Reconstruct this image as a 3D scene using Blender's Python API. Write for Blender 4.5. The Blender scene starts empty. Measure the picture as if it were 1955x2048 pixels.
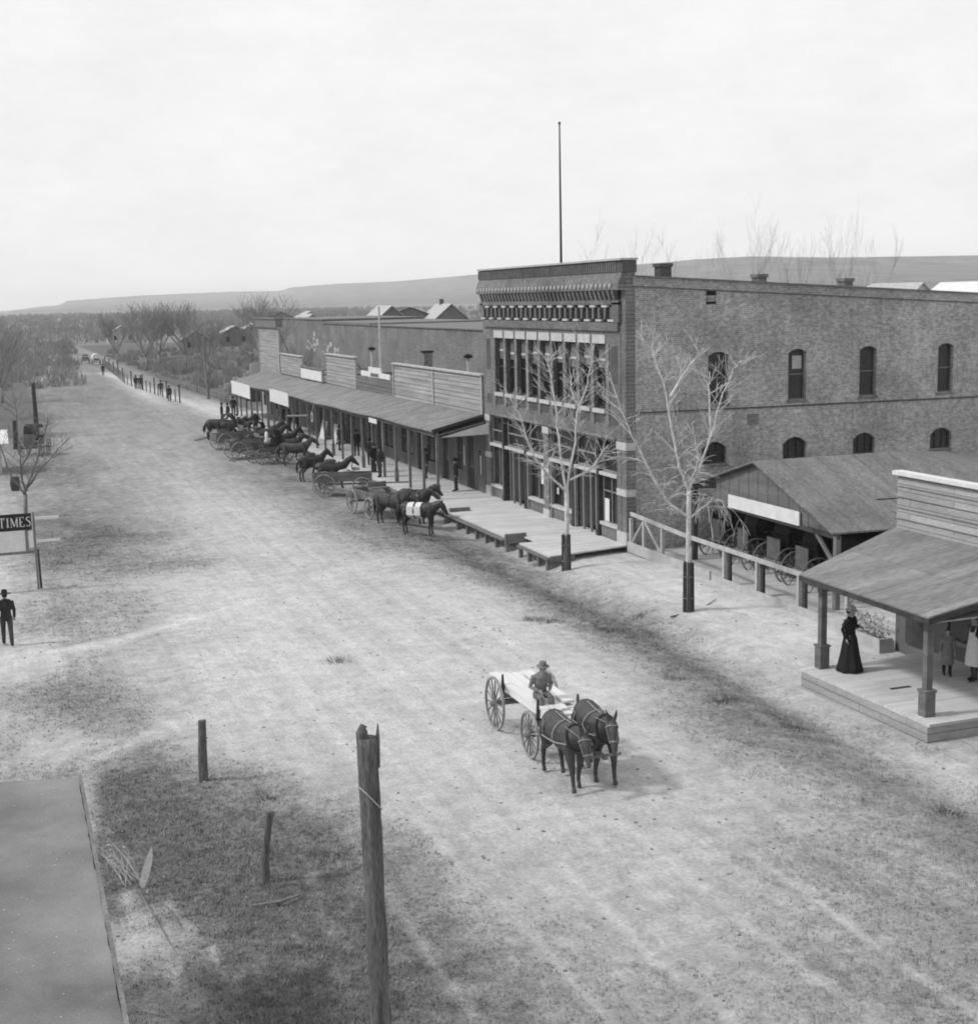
import bpy, bmesh, math, random
from mathutils import Vector, Matrix, noise

# ------------------------------------------------------------------ camera, sky, sun, exposure
scene = bpy.context.scene
R = math.radians
cam_d = bpy.data.cameras.new("camera"); cam = bpy.data.objects.new("camera", cam_d)
scene.collection.objects.link(cam); scene.camera = cam
yaw, pitch, roll = R(19.634), R(8.819), R(-1.290)
fw = Vector((math.sin(yaw)*math.cos(pitch), math.cos(yaw)*math.cos(pitch), -math.sin(pitch)))
rt = Vector((math.cos(yaw), -math.sin(yaw), 0)); up = rt.cross(fw)
rt2 = rt*math.cos(roll) + up*math.sin(roll); up2 = up*math.cos(roll) - rt*math.sin(roll)
m = Matrix((rt2, up2, -fw)).transposed().to_4x4(); m.translation = (0, 0, 10.5)
cam.matrix_world = m
cam_d.sensor_fit = 'HORIZONTAL'; cam_d.sensor_width = 36; cam_d.lens = 2761.12/1955*36
cam_d.clip_start = 0.3; cam_d.clip_end = 30000

SUN_EL, SUN_AZ = R(46), R(180-8)          # azimuth measured from +X towards +Y: the sun stands over the left side of the street
sd = Vector((math.cos(SUN_AZ)*math.cos(SUN_EL), math.sin(SUN_AZ)*math.cos(SUN_EL), math.sin(SUN_EL)))
w = bpy.data.worlds.new("World"); scene.world = w; w.use_nodes = True
nt = w.node_tree; nt.nodes.clear()
out = nt.nodes.new('ShaderNodeOutputWorld'); bg = nt.nodes.new('ShaderNodeBackground')
sky = nt.nodes.new('ShaderNodeTexSky'); sky.sky_type = 'NISHITA'; sky.sun_disc = False
sky.sun_elevation = SUN_EL; sky.sun_rotation = math.atan2(sd.x, sd.y)
sky.dust_density = 6; sky.air_density = 1.5
bw = nt.nodes.new('ShaderNodeRGBToBW'); nt.links.new(sky.outputs[0], bw.inputs[0])
# thin high overcast over the clear sky: an even milky veil
tc = nt.nodes.new('ShaderNodeTexCoord'); ns = nt.nodes.new('ShaderNodeTexNoise'); ns.inputs['Scale'].default_value = 7; ns.inputs['Detail'].default_value = 12; ns.inputs['Roughness'].default_value = .72
mp = nt.nodes.new('ShaderNodeMapping'); mp.inputs['Scale'].default_value = (1, 1, 2.2)
nt.links.new(tc.outputs['Generated'], mp.inputs[0]); nt.links.new(mp.outputs[0], ns.inputs['Vector'])
rmp = nt.nodes.new('ShaderNodeMapRange'); rmp.inputs['From Min'].default_value = .3; rmp.inputs['From Max'].default_value = .7
rmp.inputs['To Min'].default_value = 9.3; rmp.inputs['To Max'].default_value = 10.6
nt.links.new(ns.outputs['Fac'], rmp.inputs['Value'])
mx = nt.nodes.new('ShaderNodeMix'); mx.data_type = 'FLOAT'; mx.inputs[0].default_value = .9
nt.links.new(bw.outputs[0], mx.inputs[2]); nt.links.new(rmp.outputs[0], mx.inputs[3])
nt.links.new(mx.outputs[0], bg.inputs['Color']); bg.inputs['Strength'].default_value = .1
nt.links.new(bg.outputs[0], out.inputs[0])
sl = bpy.data.lights.new("sun", 'SUN'); sl.energy = 2.3; sl.angle = R(7); so = bpy.data.objects.new("sun", sl)
scene.collection.objects.link(so); so.rotation_euler = (-sd).to_track_quat('-Z', 'Y').to_euler(); so.location = (0, 0, 60)
scene.view_settings.view_transform = 'Standard'; scene.view_settings.look = 'None'
scene.cycles.volume_bounces = 2; scene.cycles.filter_width = 1.9; scene.view_settings.exposure = 0; scene.view_settings.gamma = 1

rnd = random.Random(7)
HAZE_ON = True
COL = scene.collection
# ------------------------------------------------------------------ materials (the photograph is monochrome: neutral greys)
MATS = {}
def mat(name, a, b=None, scale=3.0, rough=.9, fine=40.0, bump=.0, kind=None, stretch=(1,1,1), spec=.2, fineamt=.25):
    """a..b: neutral albedo range mixed by noise"""
    if name in MATS: return MATS[name]
    b = a*.7 if b is None else b
    mt = bpy.data.materials.new(name); mt.use_nodes = True; t = mt.node_tree
    p = t.nodes['Principled BSDF']; p.inputs['Roughness'].default_value = rough; p.inputs['Specular IOR Level'].default_value = spec
    co = t.nodes.new('ShaderNodeTexCoord'); mpn = t.nodes.new('ShaderNodeMapping'); mpn.inputs['Scale'].default_value = stretch
    t.links.new(co.outputs['Object'], mpn.inputs[0])
    n1 = t.nodes.new('ShaderNodeTexNoise'); n1.inputs['Scale'].default_value = scale; n1.inputs['Detail'].default_value = 8; n1.inputs['Roughness'].default_value = .62
    n2 = t.nodes.new('ShaderNodeTexNoise'); n2.inputs['Scale'].default_value = fine; n2.inputs['Detail'].default_value = 3
    t.links.new(mpn.outputs[0], n1.inputs['Vector']); t.links.new(mpn.outputs[0], n2.inputs['Vector'])
    mr = t.nodes.new('ShaderNodeMapRange'); mr.inputs['From Min'].default_value = .32; mr.inputs['From Max'].default_value = .68
    mr.inputs['To Min'].default_value = b; mr.inputs['To Max'].default_value = a
    t.links.new(n1.outputs['Fac'], mr.inputs['Value'])
    mr2 = t.nodes.new('ShaderNodeMapRange'); mr2.inputs['From Min'].default_value = .3; mr2.inputs['From Max'].default_value = .7
    mr2.inputs['To Min'].default_value = 1-fineamt; mr2.inputs['To Max'].default_value = 1+fineamt
    t.links.new(n2.outputs['Fac'], mr2.inputs['Value'])
    ml = t.nodes.new('ShaderNodeMath'); ml.operation = 'MULTIPLY'
    t.links.new(mr.outputs[0], ml.inputs[0]); t.links.new(mr2.outputs[0], ml.inputs[1])
    last = ml.outputs[0]
    if kind in ('brickX', 'brickY', 'plankX', 'plankY', 'roofX', 'deck'):
        sp = t.nodes.new('ShaderNodeSeparateXYZ'); cb = t.nodes.new('ShaderNodeCombineXYZ'); t.links.new(co.outputs['Object'], sp.inputs[0])
        # X: wall runs along x (faces -y); Y: wall runs along y
        u = 'X' if kind in ('brickX', 'plankX', 'deck') else 'Y'
        vv = 'Y' if kind == 'deck' else ('X' if kind == 'roofX' else 'Z')
        t.links.new(sp.outputs[u], cb.inputs[0]); t.links.new(sp.outputs[vv], cb.inputs[1])
        br = t.nodes.new('ShaderNodeTexBrick'); t.links.new(cb.outputs[0], br.inputs['Vector'])
        br.inputs['Scale'].default_value = 1.0
        if kind.startswith('brick'):
            br.inputs['Brick Width'].default_value = .22; br.inputs['Row Height'].default_value = .078; br.inputs['Mortar Size'].default_value = .011
            br.inputs['Color1'].default_value = (.78,)*3+(1,); br.inputs['Color2'].default_value = (1.12,)*3+(1,); br.inputs['Mortar'].default_value = (1.38,)*3+(1,)
        elif kind == 'roofX':
            br.inputs['Brick Width'].default_value = .75; br.inputs['Row Height'].default_value = 2.2; br.inputs['Mortar Size'].default_value = .015
            br.offset = .0
            br.inputs['Color1'].default_value = (.86,)*3+(1,); br.inputs['Color2'].default_value = (1.1,)*3+(1,); br.inputs['Mortar'].default_value = (.7,)*3+(1,)
        else:
            br.inputs['Brick Width'].default_value = 3.8; br.inputs['Row Height'].default_value = .2 if kind != 'deck' else .16; br.inputs['Mortar Size'].default_value = .012
            br.inputs['Color1'].default_value = (.86,)*3+(1,); br.inputs['Color2'].default_value = (1.1,)*3+(1,); br.inputs['Mortar'].default_value = ((.78,)*3 if kind == 'deck' else (.45,)*3)+(1,)
        br.inputs['Bias'].default_value = 0
        if kind.startswith('brick'):   # weather stains and patched areas
            for sc_, st_2, lo_, hi_ in ((.22, (1,1,2.2), .78, 1.16), (.9, (3,3,.25), .86, 1.08), (3.2, (1,1,1.6), .93, 1.06)):
                mq = t.nodes.new('ShaderNodeMapping'); mq.inputs['Scale'].default_value = st_2; nq = t.nodes.new('ShaderNodeTexNoise'); nq.inputs['Scale'].default_value = sc_; nq.inputs['Detail'].default_value = 8; nq.inputs['Roughness'].default_value = .7
                rq = t.nodes.new('ShaderNodeMapRange'); rq.inputs['From Min'].default_value = .33; rq.inputs['From Max'].default_value = .67; rq.inputs['To Min'].default_value = lo_; rq.inputs['To Max'].default_value = hi_
                xq = t.nodes.new('ShaderNodeMath'); xq.operation = 'MULTIPLY'; t.links.new(co.outputs['Object'], mq.inputs[0]); t.links.new(mq.outputs[0], nq.inputs['Vector']); t.links.new(nq.outputs['Fac'], rq.inputs['Value']); t.links.new(last, xq.inputs[0]); t.links.new(rq.outputs[0], xq.inputs[1]); last = xq.outputs[0]
        m3 = t.nodes.new('ShaderNodeMath'); m3.operation = 'MULTIPLY'
        t.links.new(last, m3.inputs[0]); t.links.new(br.outputs['Color'], m3.inputs[1]); last = m3.outputs[0]
    t.links.new(last, p.inputs['Base Color'])
    if bump:
        bp = t.nodes.new('ShaderNodeBump'); bp.inputs['Strength'].default_value = bump; bp.inputs['Distance'].default_value = .04
        t.links.new(last, bp.inputs['Height']); t.links.new(bp.outputs[0], p.inputs['Normal'])
    MATS[name] = mt; return mt
M_side = mat('common_brick', .35, .24, .35, bump=.3, kind='brickX', fine=9, fineamt=.3)
M_front = mat('pressed_brick', .165, .115, .8, bump=.2, kind='brickY', fine=12)
M_brickdark = mat('dark_brick', .1, .065, 1.2, fine=12)
M_longbrick = mat('old_brick', .2, .13, .3, kind='brickY', fine=5, fineamt=.35)
M_stone = mat('white_stone', .5, .38, 4)
M_white = mat('white_paint', .66, .54, 2.5, fine=30, fineamt=.12)
M_offw = mat('dusty_white_paint', .45, .32, 3)
M_plank = mat('weathered_planks', .36, .24, 1.6, kind='plankY', stretch=(1,.15,2))
M_plankd = mat('dark_planks', .17, .1, 1.5, stretch=(1,.15,2))
M_wood = mat('grey_wood', .2, .12, 3, fine=25)
M_woodd = mat('dark_wood', .07, .035, 3)
M_lumber = mat('new_lumber', .66, .54, 1.5, stretch=(.4,5,5), fineamt=.12)
M_deck = mat('boardwalk_planks', .56, .46, .8, kind='deck')
M_awning = mat('awning_shingles', .25, .15, 2.2, kind='roofX', stretch=(.4,1,1), fine=18, fineamt=.4)
M_roof = mat('tin_roof', .2, .13, .6, kind='roofX', stretch=(.3,1,1), fine=12)
M_porch = mat('porch_roofing', .24, .15, 1.2, kind='roofX', stretch=(.16,1.5,1), fine=16, fineamt=.3)
M_fgroof = mat('roofing_felt', .235, .115, .6, rough=.8, fine=30, bump=.05, fineamt=.12)
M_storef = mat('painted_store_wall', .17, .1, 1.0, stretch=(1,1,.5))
M_glass = mat('dark_glass', .03, .012, 1.5, rough=.25, spec=.5)
M_dark = mat('near_black', .018, .01, 2)  # near-black: shade of recesses and openings put into colour; also black pipe caps
M_iron = mat('painted_iron', .05, .03, 3, rough=.6)
M_mull = mat('pale_column_paint', .24, .17, 3)
M_bark = mat('pale_bark', .6, .36, 6, fine=20)
M_bark2 = mat('grey_bark', .15, .09, 5)
M_pole = mat('old_pole_wood', .15, .06, 2.2, stretch=(6,6,.6), fine=18, bump=.5, fineamt=.5)
M_guard = mat('tree_guard_slats', .07, .04, 6)
M_dress = mat('black_cloth', .022, .012, 8)
M_suit = mat('dark_suit_cloth', .035, .018, 8)
M_grey = mat('grey_cloth', .22, .14, 8)
M_skin = mat('weathered_skin', .3, .24, 8)
M_hair = mat('dark_hair', .03, .02, 10)
M_straw = mat('straw_hat', .45, .35, 10)
M_mule = mat('mule_coat', .06, .022, 4, fine=60, rough=.5, spec=.4)
M_horse = mat('dark_horse_coat', .032, .014, 5, rough=.5, spec=.4)
M_bay = mat('bay_horse_coat', .09, .04, 4)
M_mane = mat('mane_hair', .015, .01, 8)
M_leather = mat('pale_leather_strap', .3, .2, 8)
M_leatherd = mat('dark_leather', .03, .02, 8)
M_rim = mat('wheel_rim', .34, .2, 6)
M_rimd = mat('dark_wheel', .05, .03, 6)
M_buggy = mat('buggy_panel', .13, .075, 3)
M_letter = mat('letter_paint', .62, .5, 6)
M_sign = mat('sign_black', .03, .02, 4)
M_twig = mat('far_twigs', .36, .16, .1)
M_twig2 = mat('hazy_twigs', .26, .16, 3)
M_shedroof = mat('shed_roofing', .2, .12, 1.1, stretch=(1.6,.16,1), fine=14, fineamt=.35)

# ------------------------------------------------------------------ mesh helpers
class MB:
    def __init__(s): s.v = []; s.f = []; s.M = Matrix.Identity(4)
    def add(s, vs, fs):
        o = len(s.v); s.v += [tuple(s.M @ Vector(p)) for p in vs]; s.f += [tuple(i+o for i in f) for f in fs]; return s
    def box(s, x0, x1, y0, y1, z0, z1):
        if x0 > x1: x0, x1 = x1, x0
        if y0 > y1: y0, y1 = y1, y0
        if z0 > z1: z0, z1 = z1, z0
        return s.add([(x0,y0,z0),(x1,y0,z0),(x1,y1,z0),(x0,y1,z0),(x0,y0,z1),(x1,y0,z1),(x1,y1,z1),(x0,y1,z1)],
            [(0,3,2,1),(4,5,6,7),(0,1,5,4),(1,2,6,5),(2,3,7,6),(3,0,4,7)])
    def hexa(s, b, t):   # bottom quad, top quad (ccw from above)
        return s.add(list(b)+list(t), [(0,3,2,1),(4,5,6,7),(0,1,5,4),(1,2,6,5),(2,3,7,6),(3,0,4,7)])
    def slab(s, quad, th):  # quad of top points ccw, thickness down
        return s.hexa([(p[0],p[1],p[2]-th) for p in quad], quad)
    def prism(s, poly, axis, a0, a1):
        n = len(poly)
        def P(u, v, a): return (a,u,v) if axis == 'x' else ((u,a,v) if axis == 'y' else (u,v,a))
        vs = [P(u,v,a0) for u,v in poly]+[P(u,v,a1) for u,v in poly]
        fs = [tuple(range(n)), tuple(range(2*n-1,n-1,-1))]+[(i,n+i,n+(i+1)%n,(i+1)%n) for i in range(n)]
        return s.add(vs, fs)
    def tube(s, pts, rad, n=8, squash=None):
        pts = [Vector(p) for p in pts]; k = len(pts)
        if not isinstance(rad, (list,tuple)): rad = [rad]*k
        vs = []; prev = None
        for i, p in enumerate(pts):
            d = (pts[min(i+1,k-1)]-pts[max(i-1,0)]).normalized()
            if prev is None:
                a = Vector((0,0,1)) if abs(d.z) < .9 else Vector((0,1,0))
                nx = d.cross(a).normalized()
            else:
                nx = (prev - d*prev.dot(d)).normalized()
            prev = nx; ny = d.cross(nx); r = rad[i]
            if isinstance(r, tuple): r1, r2 = r
            else: r1 = r2 = r
            for j in range(n):
                a = 2*math.pi*j/n; vs.append(p + nx*(math.cos(a)*r1) + ny*(math.sin(a)*r2))
        fs = [tuple(range(n)[::-1]), tuple(range((k-1)*n, k*n))]
        for i in range(k-1):
            for j in range(n):
                a = i*n+j; b = i*n+(j+1)%n; fs.append((a,b,b+n,a+n))
        return s.add(vs, fs)
    def beam(s, p0, p1, w, h):   # rectangular bar
        p0, p1 = Vector(p0), Vector(p1); d = (p1-p0).normalized()
        a = Vector((0,0,1)) if abs(d.z) < .95 else Vector((0,1,0))
        x = d.cross(a).normalized(); y = x.cross(d)
        q = lambda p: [p-x*w/2-y*h/2, p+x*w/2-y*h/2, p+x*w/2+y*h/2, p-x*w/2+y*h/2]
        return s.add(q(p0)+q(p1), [(0,1,2,3),(7,6,5,4),(0,4,5,1),(1,5,6,2),(2,6,7,3),(3,7,4,0)])
    def ball(s, c, r, n=10):
        if not isinstance(r, tuple): r = (r,r,r)
        vs = []; fs = []; k = max(4, n//2+1)
        for i in range(1, k):
            t = math.pi*i/k
            for j in range(n):
                a = 2*math.pi*j/n
                vs.append((c[0]+r[0]*math.sin(t)*math.cos(a), c[1]+r[1]*math.sin(t)*math.sin(a), c[2]+r[2]*math.cos(t)))
        T = len(vs); vs += [(c[0],c[1],c[2]+r[2]),(c[0],c[1],c[2]-r[2])]
        for i in range(k-2):
            for j in range(n):
                a = i*n+j; b = i*n+(j+1)%n; fs.append((a,a+n,b+n,b))
        for j in range(n):
            fs.append((T,j,(j+1)%n)); fs.append((T+1,(k-2)*n+(j+1)%n,(k-2)*n+j))
        return s.add(vs, fs)
    def lathe(s, prof, n=14, wob=0, seed=0):  # prof: (r,z)
        vs = []; fs = []; k = len(prof)
        for i, (r, z) in enumerate(prof):
            for j in range(n):
                a = 2*math.pi*j/n; q = r*(1+wob*math.sin(a*7+seed)*(1 if r > .1 else 0)); vs.append((q*math.cos(a), q*math.sin(a), z))
        for i in range(k-1):
            for j in range(n):
                a = i*n+j; b = i*n+(j+1)%n; fs.append((a,b,b+n,a+n))
        fs.append(tuple(range(n)[::-1])); fs.append(tuple(range((k-1)*n,k*n)))
        return s.add(vs, fs)
    def ring(s, c, r, w, axis_dir, n=24, t=.03):   # wheel rim with square section
        c = Vector(c); ax = Vector(axis_dir).normalized(); a0 = ax.orthogonal().normalized(); b0 = ax.cross(a0)
        vs = []; fs = []
        for j in range(n):
            a = 2*math.pi*j/n; d = a0*math.cos(a)+b0*math.sin(a)
            for rr, ww in ((r-t,-w/2),(r,-w/2),(r,w/2),(r-t,w/2)): vs.append(c+d*rr+ax*ww)
        for j in range(n):
            for k in range(4):
                a = j*4+k; b = j*4+(k+1)%4; c2 = ((j+1)%n)*4+k; d2 = ((j+1)%n)*4+(k+1)%4
                fs.append((a,b,d2,c2))
        return s.add(vs, fs)
    def build(s, name, material, parent=None, smooth=False, remesh=0, sm=0, fix=True):
        me = bpy.data.meshes.new(name); me.from_pydata(s.v, [], s.f)
        if fix:
            bm = bmesh.new(); bm.from_mesh(me); bmesh.ops.recalc_face_normals(bm, faces=bm.faces[:]); bm.to_mesh(me); bm.free()
        o = bpy.data.objects.new(name, me); COL.objects.link(o)
        if remesh:
            r = o.modifiers.new('r', 'REMESH'); r.mode = 'VOXEL'; r.voxel_size = remesh; r.use_smooth_shade = True
            if sm:
                q = o.modifiers.new('s', 'SMOOTH'); q.iterations = sm; q.factor = .5
            dg = bpy.context.evaluated_depsgraph_get(); me2 = bpy.data.meshes.new_from_object(o.evaluated_get(dg))
            o.modifiers.clear(); o.data = me2; bpy.data.meshes.remove(me); me = me2; me.name = name
        if smooth or remesh:
            me.polygons.foreach_set('use_smooth', [True]*len(me.polygons))
        me.materials.clear(); me.materials.append(material)
        if parent: o.parent = parent
        return o
def root(name, label, cat, loc=(0,0,0), rz=0, group=None):
    o = bpy.data.objects.new(name, None); COL.objects.link(o); o.empty_display_size = .2
    o.location = loc; o.rotation_euler = (0,0,rz); o['label'] = label; o['category'] = cat
    if group: o['group'] = group
    return o
def tag(o, label, cat, group=None):
    o['label'] = label; o['category'] = cat
    if group: o['group'] = group
    return o
def kids(o): return [c for c in bpy.data.objects if c.parent == o]
def dup(o, loc, rz, label, scale=None, swap=None):
    def rec(a, par):
        c = a.copy(); COL.objects.link(c)
        if par: c.parent = par
        if swap and a.type == 'MESH' and a.data.materials and a.data.materials[0] in swap:
            key = (a.data.name, swap[a.data.materials[0]].name)
            if key not in SW:
                d = a.data.copy(); d.materials[0] = swap[a.data.materials[0]]; SW[key] = d
            c.data = SW[key]
        for k in CH.get(a.name) or kids(a): rec(k, c)
        return c
    CH = {}; r = rec(o, None); r.location = loc; r.rotation_euler = (0,0,rz); r['label'] = label
    if scale: r.scale = (scale,)*3
    return r
SW = {}
def tilt(p): return p
# ------------------------------------------------------------------ the ground and hills
def sm(a, b, x):
    t = min(1, max(0, (x-a)/(b-a))); return t*t*(3-2*t)
def gz(x, y):
    z = 0.0
    if y < 140:
        f = 1-sm(100, 140, y)
        # shallow ditch along the right-hand side of the street and the bank up to the walk
        cx = 18.9 + .35*math.sin(y*.21)
        d = math.exp(-((x-cx)/.9)**2)*(.22+.06*math.sin(y*.9))
        z -= d*f
        if 26 < y < 53.5: z += (.17+.05*noise.noise(Vector((x*.8,y*.8,4))))*sm(19.2+.5*noise.noise(Vector((0,y*.7,2))), 20.9+.4*noise.noise(Vector((0,y*1.1,6))), x)*sm(31.3, 34, y)*(1-sm(47.0, 49.5, y)*.6)
        z += f*.05*noise.noise(Vector((x*.35, y*.35, 0))) + f*.022*noise.noise(Vector((x*1.7, y*1.7, 3)))
        if x < 6: z += f*.05*noise.noise(Vector((x*.9, y*.9, 9)))
        # old wheel ruts running down the street
        for rx in (7.4, 9.0, 10.9, 12.4, 13.8):
            z -= f*.02*math.exp(-((x-rx-.5*math.sin(y*.05))/.14)**2)
    if 46 < y < 68 and 18 < x < 21.6: z -= .3*math.exp(-((x-20.1)/.8)**2)*sm(47,50,y)*(1-sm(61,67,y))
    if 31 < y < 50 and 18.8 < x < 21.6: z += .13*noise.noise(Vector((x*1.6, y*1.1, 8)))*math.exp(-((x-20.1)/.7)**2)
    return z
# weedy or trampled dark patches: (x, y, rx, ry, amount)
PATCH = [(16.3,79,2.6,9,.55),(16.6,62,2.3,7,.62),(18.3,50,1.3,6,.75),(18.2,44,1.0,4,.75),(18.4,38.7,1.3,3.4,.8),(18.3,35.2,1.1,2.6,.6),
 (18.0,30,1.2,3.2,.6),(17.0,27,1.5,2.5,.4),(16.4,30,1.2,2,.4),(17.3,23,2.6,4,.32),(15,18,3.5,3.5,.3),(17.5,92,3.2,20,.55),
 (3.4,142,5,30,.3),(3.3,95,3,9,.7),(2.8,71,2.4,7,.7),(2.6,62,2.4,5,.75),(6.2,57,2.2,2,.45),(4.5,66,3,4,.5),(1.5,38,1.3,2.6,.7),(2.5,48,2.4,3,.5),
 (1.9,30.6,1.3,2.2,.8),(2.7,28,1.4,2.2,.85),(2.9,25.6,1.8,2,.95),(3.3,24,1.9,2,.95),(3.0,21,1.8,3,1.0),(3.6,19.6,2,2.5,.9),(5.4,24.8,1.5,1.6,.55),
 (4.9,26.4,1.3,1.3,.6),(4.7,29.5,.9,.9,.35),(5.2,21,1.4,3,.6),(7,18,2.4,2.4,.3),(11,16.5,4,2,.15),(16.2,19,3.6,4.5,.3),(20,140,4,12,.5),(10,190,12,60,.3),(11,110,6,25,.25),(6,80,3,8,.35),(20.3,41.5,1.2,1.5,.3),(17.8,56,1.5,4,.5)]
LIGHT = [(8.5,48,5,5,.5),(9,39,5,5,.6),(12,31,3.4,7,.55),(0.5,43.5,1.2,3.5,.9),(-.3,60,1.2,20,.6),(1.2,33.5,1.1,1.6,.6),(22.2,42,1.8,8,1),(21.9,34.8,2,3,1),(1.6,22.3,.9,1.2,.9),(1.5,19.5,.7,2.2,.7),(15.5,42,2.2,12,.4),(14.5,24,2.5,5,.35),(19.2,31,.5,3,.6),(19,24,1.2,3,.5),(11.5,66,2.5,12,.35),(20.8,140,2.2,18,.9),(17.4,175,1.6,35,.8),(12,22,2,4,.3)]
PATHS = [(-1,43.4,2.7,43.9,.6,1),(2.7,43.9,8.5,48.6,.4,1),(8.5,48.6,13,53,.5,.7),(1,27.5,1.4,32.3,.3,.6),(1.4,32.3,4.9,35.5,.45,.7),(4.9,35.5,8,39,.6,.5),(1.6,24.5,2.2,20,.18,.8),(2.2,24,2.9,20.5,.1,.7),(7.9,16,7.0,40,.12,.55),(9.5,16,8.4,45,.12,.6),(6.0,17,5.9,30,.09,.4),(11.4,15,10.6,60,.14,.6),(12.9,15,12.1,60,.14,.6),(4.4,19,5.1,26,.08,.35),(17.0,230,20.6,131,1.2,.95),(8,215,14,232,2.5,.5)]
PALE = [0]
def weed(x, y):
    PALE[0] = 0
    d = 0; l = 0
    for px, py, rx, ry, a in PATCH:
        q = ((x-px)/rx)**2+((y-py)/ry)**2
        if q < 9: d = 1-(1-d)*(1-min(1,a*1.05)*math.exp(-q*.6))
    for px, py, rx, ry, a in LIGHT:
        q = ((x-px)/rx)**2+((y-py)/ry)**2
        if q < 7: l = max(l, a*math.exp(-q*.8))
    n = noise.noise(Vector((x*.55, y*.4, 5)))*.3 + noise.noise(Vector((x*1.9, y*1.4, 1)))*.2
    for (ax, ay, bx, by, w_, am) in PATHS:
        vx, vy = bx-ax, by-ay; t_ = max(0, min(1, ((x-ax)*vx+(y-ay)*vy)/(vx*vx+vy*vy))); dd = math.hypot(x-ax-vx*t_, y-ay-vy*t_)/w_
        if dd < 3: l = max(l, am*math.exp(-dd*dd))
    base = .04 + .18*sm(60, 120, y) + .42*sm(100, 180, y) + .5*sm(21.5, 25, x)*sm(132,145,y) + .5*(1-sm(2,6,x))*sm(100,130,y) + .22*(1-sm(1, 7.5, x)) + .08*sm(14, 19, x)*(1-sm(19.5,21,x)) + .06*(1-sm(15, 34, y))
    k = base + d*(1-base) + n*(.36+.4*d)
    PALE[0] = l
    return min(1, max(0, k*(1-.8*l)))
def axis(a, b, st, far, g=1.22, lo=None):
    xs = [a]
    while xs[-1] < b: xs.append(xs[-1]+st)
    s = st
    while xs[-1] < far: s *= g; xs.append(xs[-1]+s)
    s = st; lo = -far if lo is None else lo
    while xs[0] > lo: s *= g; xs.insert(0, xs[0]-s)
    return xs
xs = axis(-3, 24.5, .22, 9500); 
ys = [12]; 
while ys[-1] < 60: ys.append(ys[-1]+.22)
while ys[-1] < 8800: ys.append(ys[-1]+max(.25, (ys[-1]-50)*.03))
ys = [-3000,-900,-200,-60,-20,0,6,9] + ys
nx_, ny_ = len(xs), len(ys)
gv = []; gw = []; gp = []
for y in ys:
    for x in xs:
        near = -30 < x < 60 and 0 < y < 140
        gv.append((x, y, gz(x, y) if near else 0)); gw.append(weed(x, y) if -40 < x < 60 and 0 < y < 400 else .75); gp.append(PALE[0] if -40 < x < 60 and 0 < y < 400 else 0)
gf = [(j*nx_+i, j*nx_+i+1, (j+1)*nx_+i+1, (j+1)*nx_+i) for j in range(ny_-1) for i in range(nx_-1)]
me = bpy.data.meshes.new('ground'); me.from_pydata(gv, [], gf)
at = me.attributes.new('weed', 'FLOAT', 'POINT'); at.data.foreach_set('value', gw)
at = me.attributes.new('pale', 'FLOAT', 'POINT'); at.data.foreach_set('value', gp)
me.polygons.foreach_set('use_smooth', [True]*len(me.polygons))
ground = bpy.data.objects.new('ground', me); COL.objects.link(ground); ground['kind'] = 'structure'
gm = bpy.data.materials.new('street_dirt'); gm.use_nodes = True; t = gm.node_tree; p = t.nodes['Principled BSDF']
p.inputs['Roughness'].default_value = 1; p.inputs['Specular IOR Level'].default_value = .05
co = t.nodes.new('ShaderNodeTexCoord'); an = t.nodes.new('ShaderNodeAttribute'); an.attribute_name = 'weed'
def NZ(sc, det, rg=.6, st=(1,1,1)):
    mp_ = t.nodes.new('ShaderNodeMapping'); mp_.inputs['Scale'].default_value = st; t.links.new(co.outputs['Object'], mp_.inputs[0])
    n = t.nodes.new('ShaderNodeTexNoise'); n.inputs['Scale'].default_value = sc; n.inputs['Detail'].default_value = det; n.inputs['Roughness'].default_value = rg
    t.links.new(mp_.outputs[0], n.inputs['Vector']); return n.outputs['Fac']
def MR(v, a, b, c, d):
    n = t.nodes.new('ShaderNodeMapRange'); 
    for k, q in zip(('From Min','From Max','To Min','To Max'), (a,b,c,d)): n.inputs[k].default_value = q
    t.links.new(v, n.inputs['Value']); return n.outputs[0]
def MA(op, a, b):
    n = t.nodes.new('ShaderNodeMath'); n.operation = op
    for i, q in enumerate((a, b)):
        if isinstance(q, (int, float)): n.inputs[i].default_value = q
        else: t.links.new(q, n.inputs[i])
    return n.outputs[0]
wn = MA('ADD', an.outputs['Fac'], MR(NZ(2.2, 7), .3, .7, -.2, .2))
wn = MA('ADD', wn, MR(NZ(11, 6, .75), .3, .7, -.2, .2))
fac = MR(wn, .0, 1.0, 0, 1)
dirt = MA('MULTIPLY', MR(NZ(.5, 8), .3, .7, .47, .57), MR(NZ(14, 8, .8), .28, .72, .66, 1.26))
an2 = t.nodes.new('ShaderNodeAttribute'); an2.attribute_name = 'pale'
dirt = MA('MULTIPLY', dirt, MR(NZ(4.5, 8, .8, (1, .5, 1)), .3, .7, .88, 1.1))
dirt = MA('MULTIPLY', dirt, MA('ADD', MA('MULTIPLY', an2.outputs['Fac'], .17), .98))
ruts = MR(NZ(1.7, 4, .75, (1, .02, 1)), .33, .67, .88, 1.1)
dirt = MA('MULTIPLY', dirt, ruts)
dirt = MA('MULTIPLY', dirt, MR(NZ(1.3, 9, .8), .3, .7, .84, 1.12))
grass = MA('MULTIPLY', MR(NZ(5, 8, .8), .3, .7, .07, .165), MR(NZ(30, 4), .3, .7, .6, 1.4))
mxn = t.nodes.new('ShaderNodeMix'); mxn.data_type = 'FLOAT'
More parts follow.
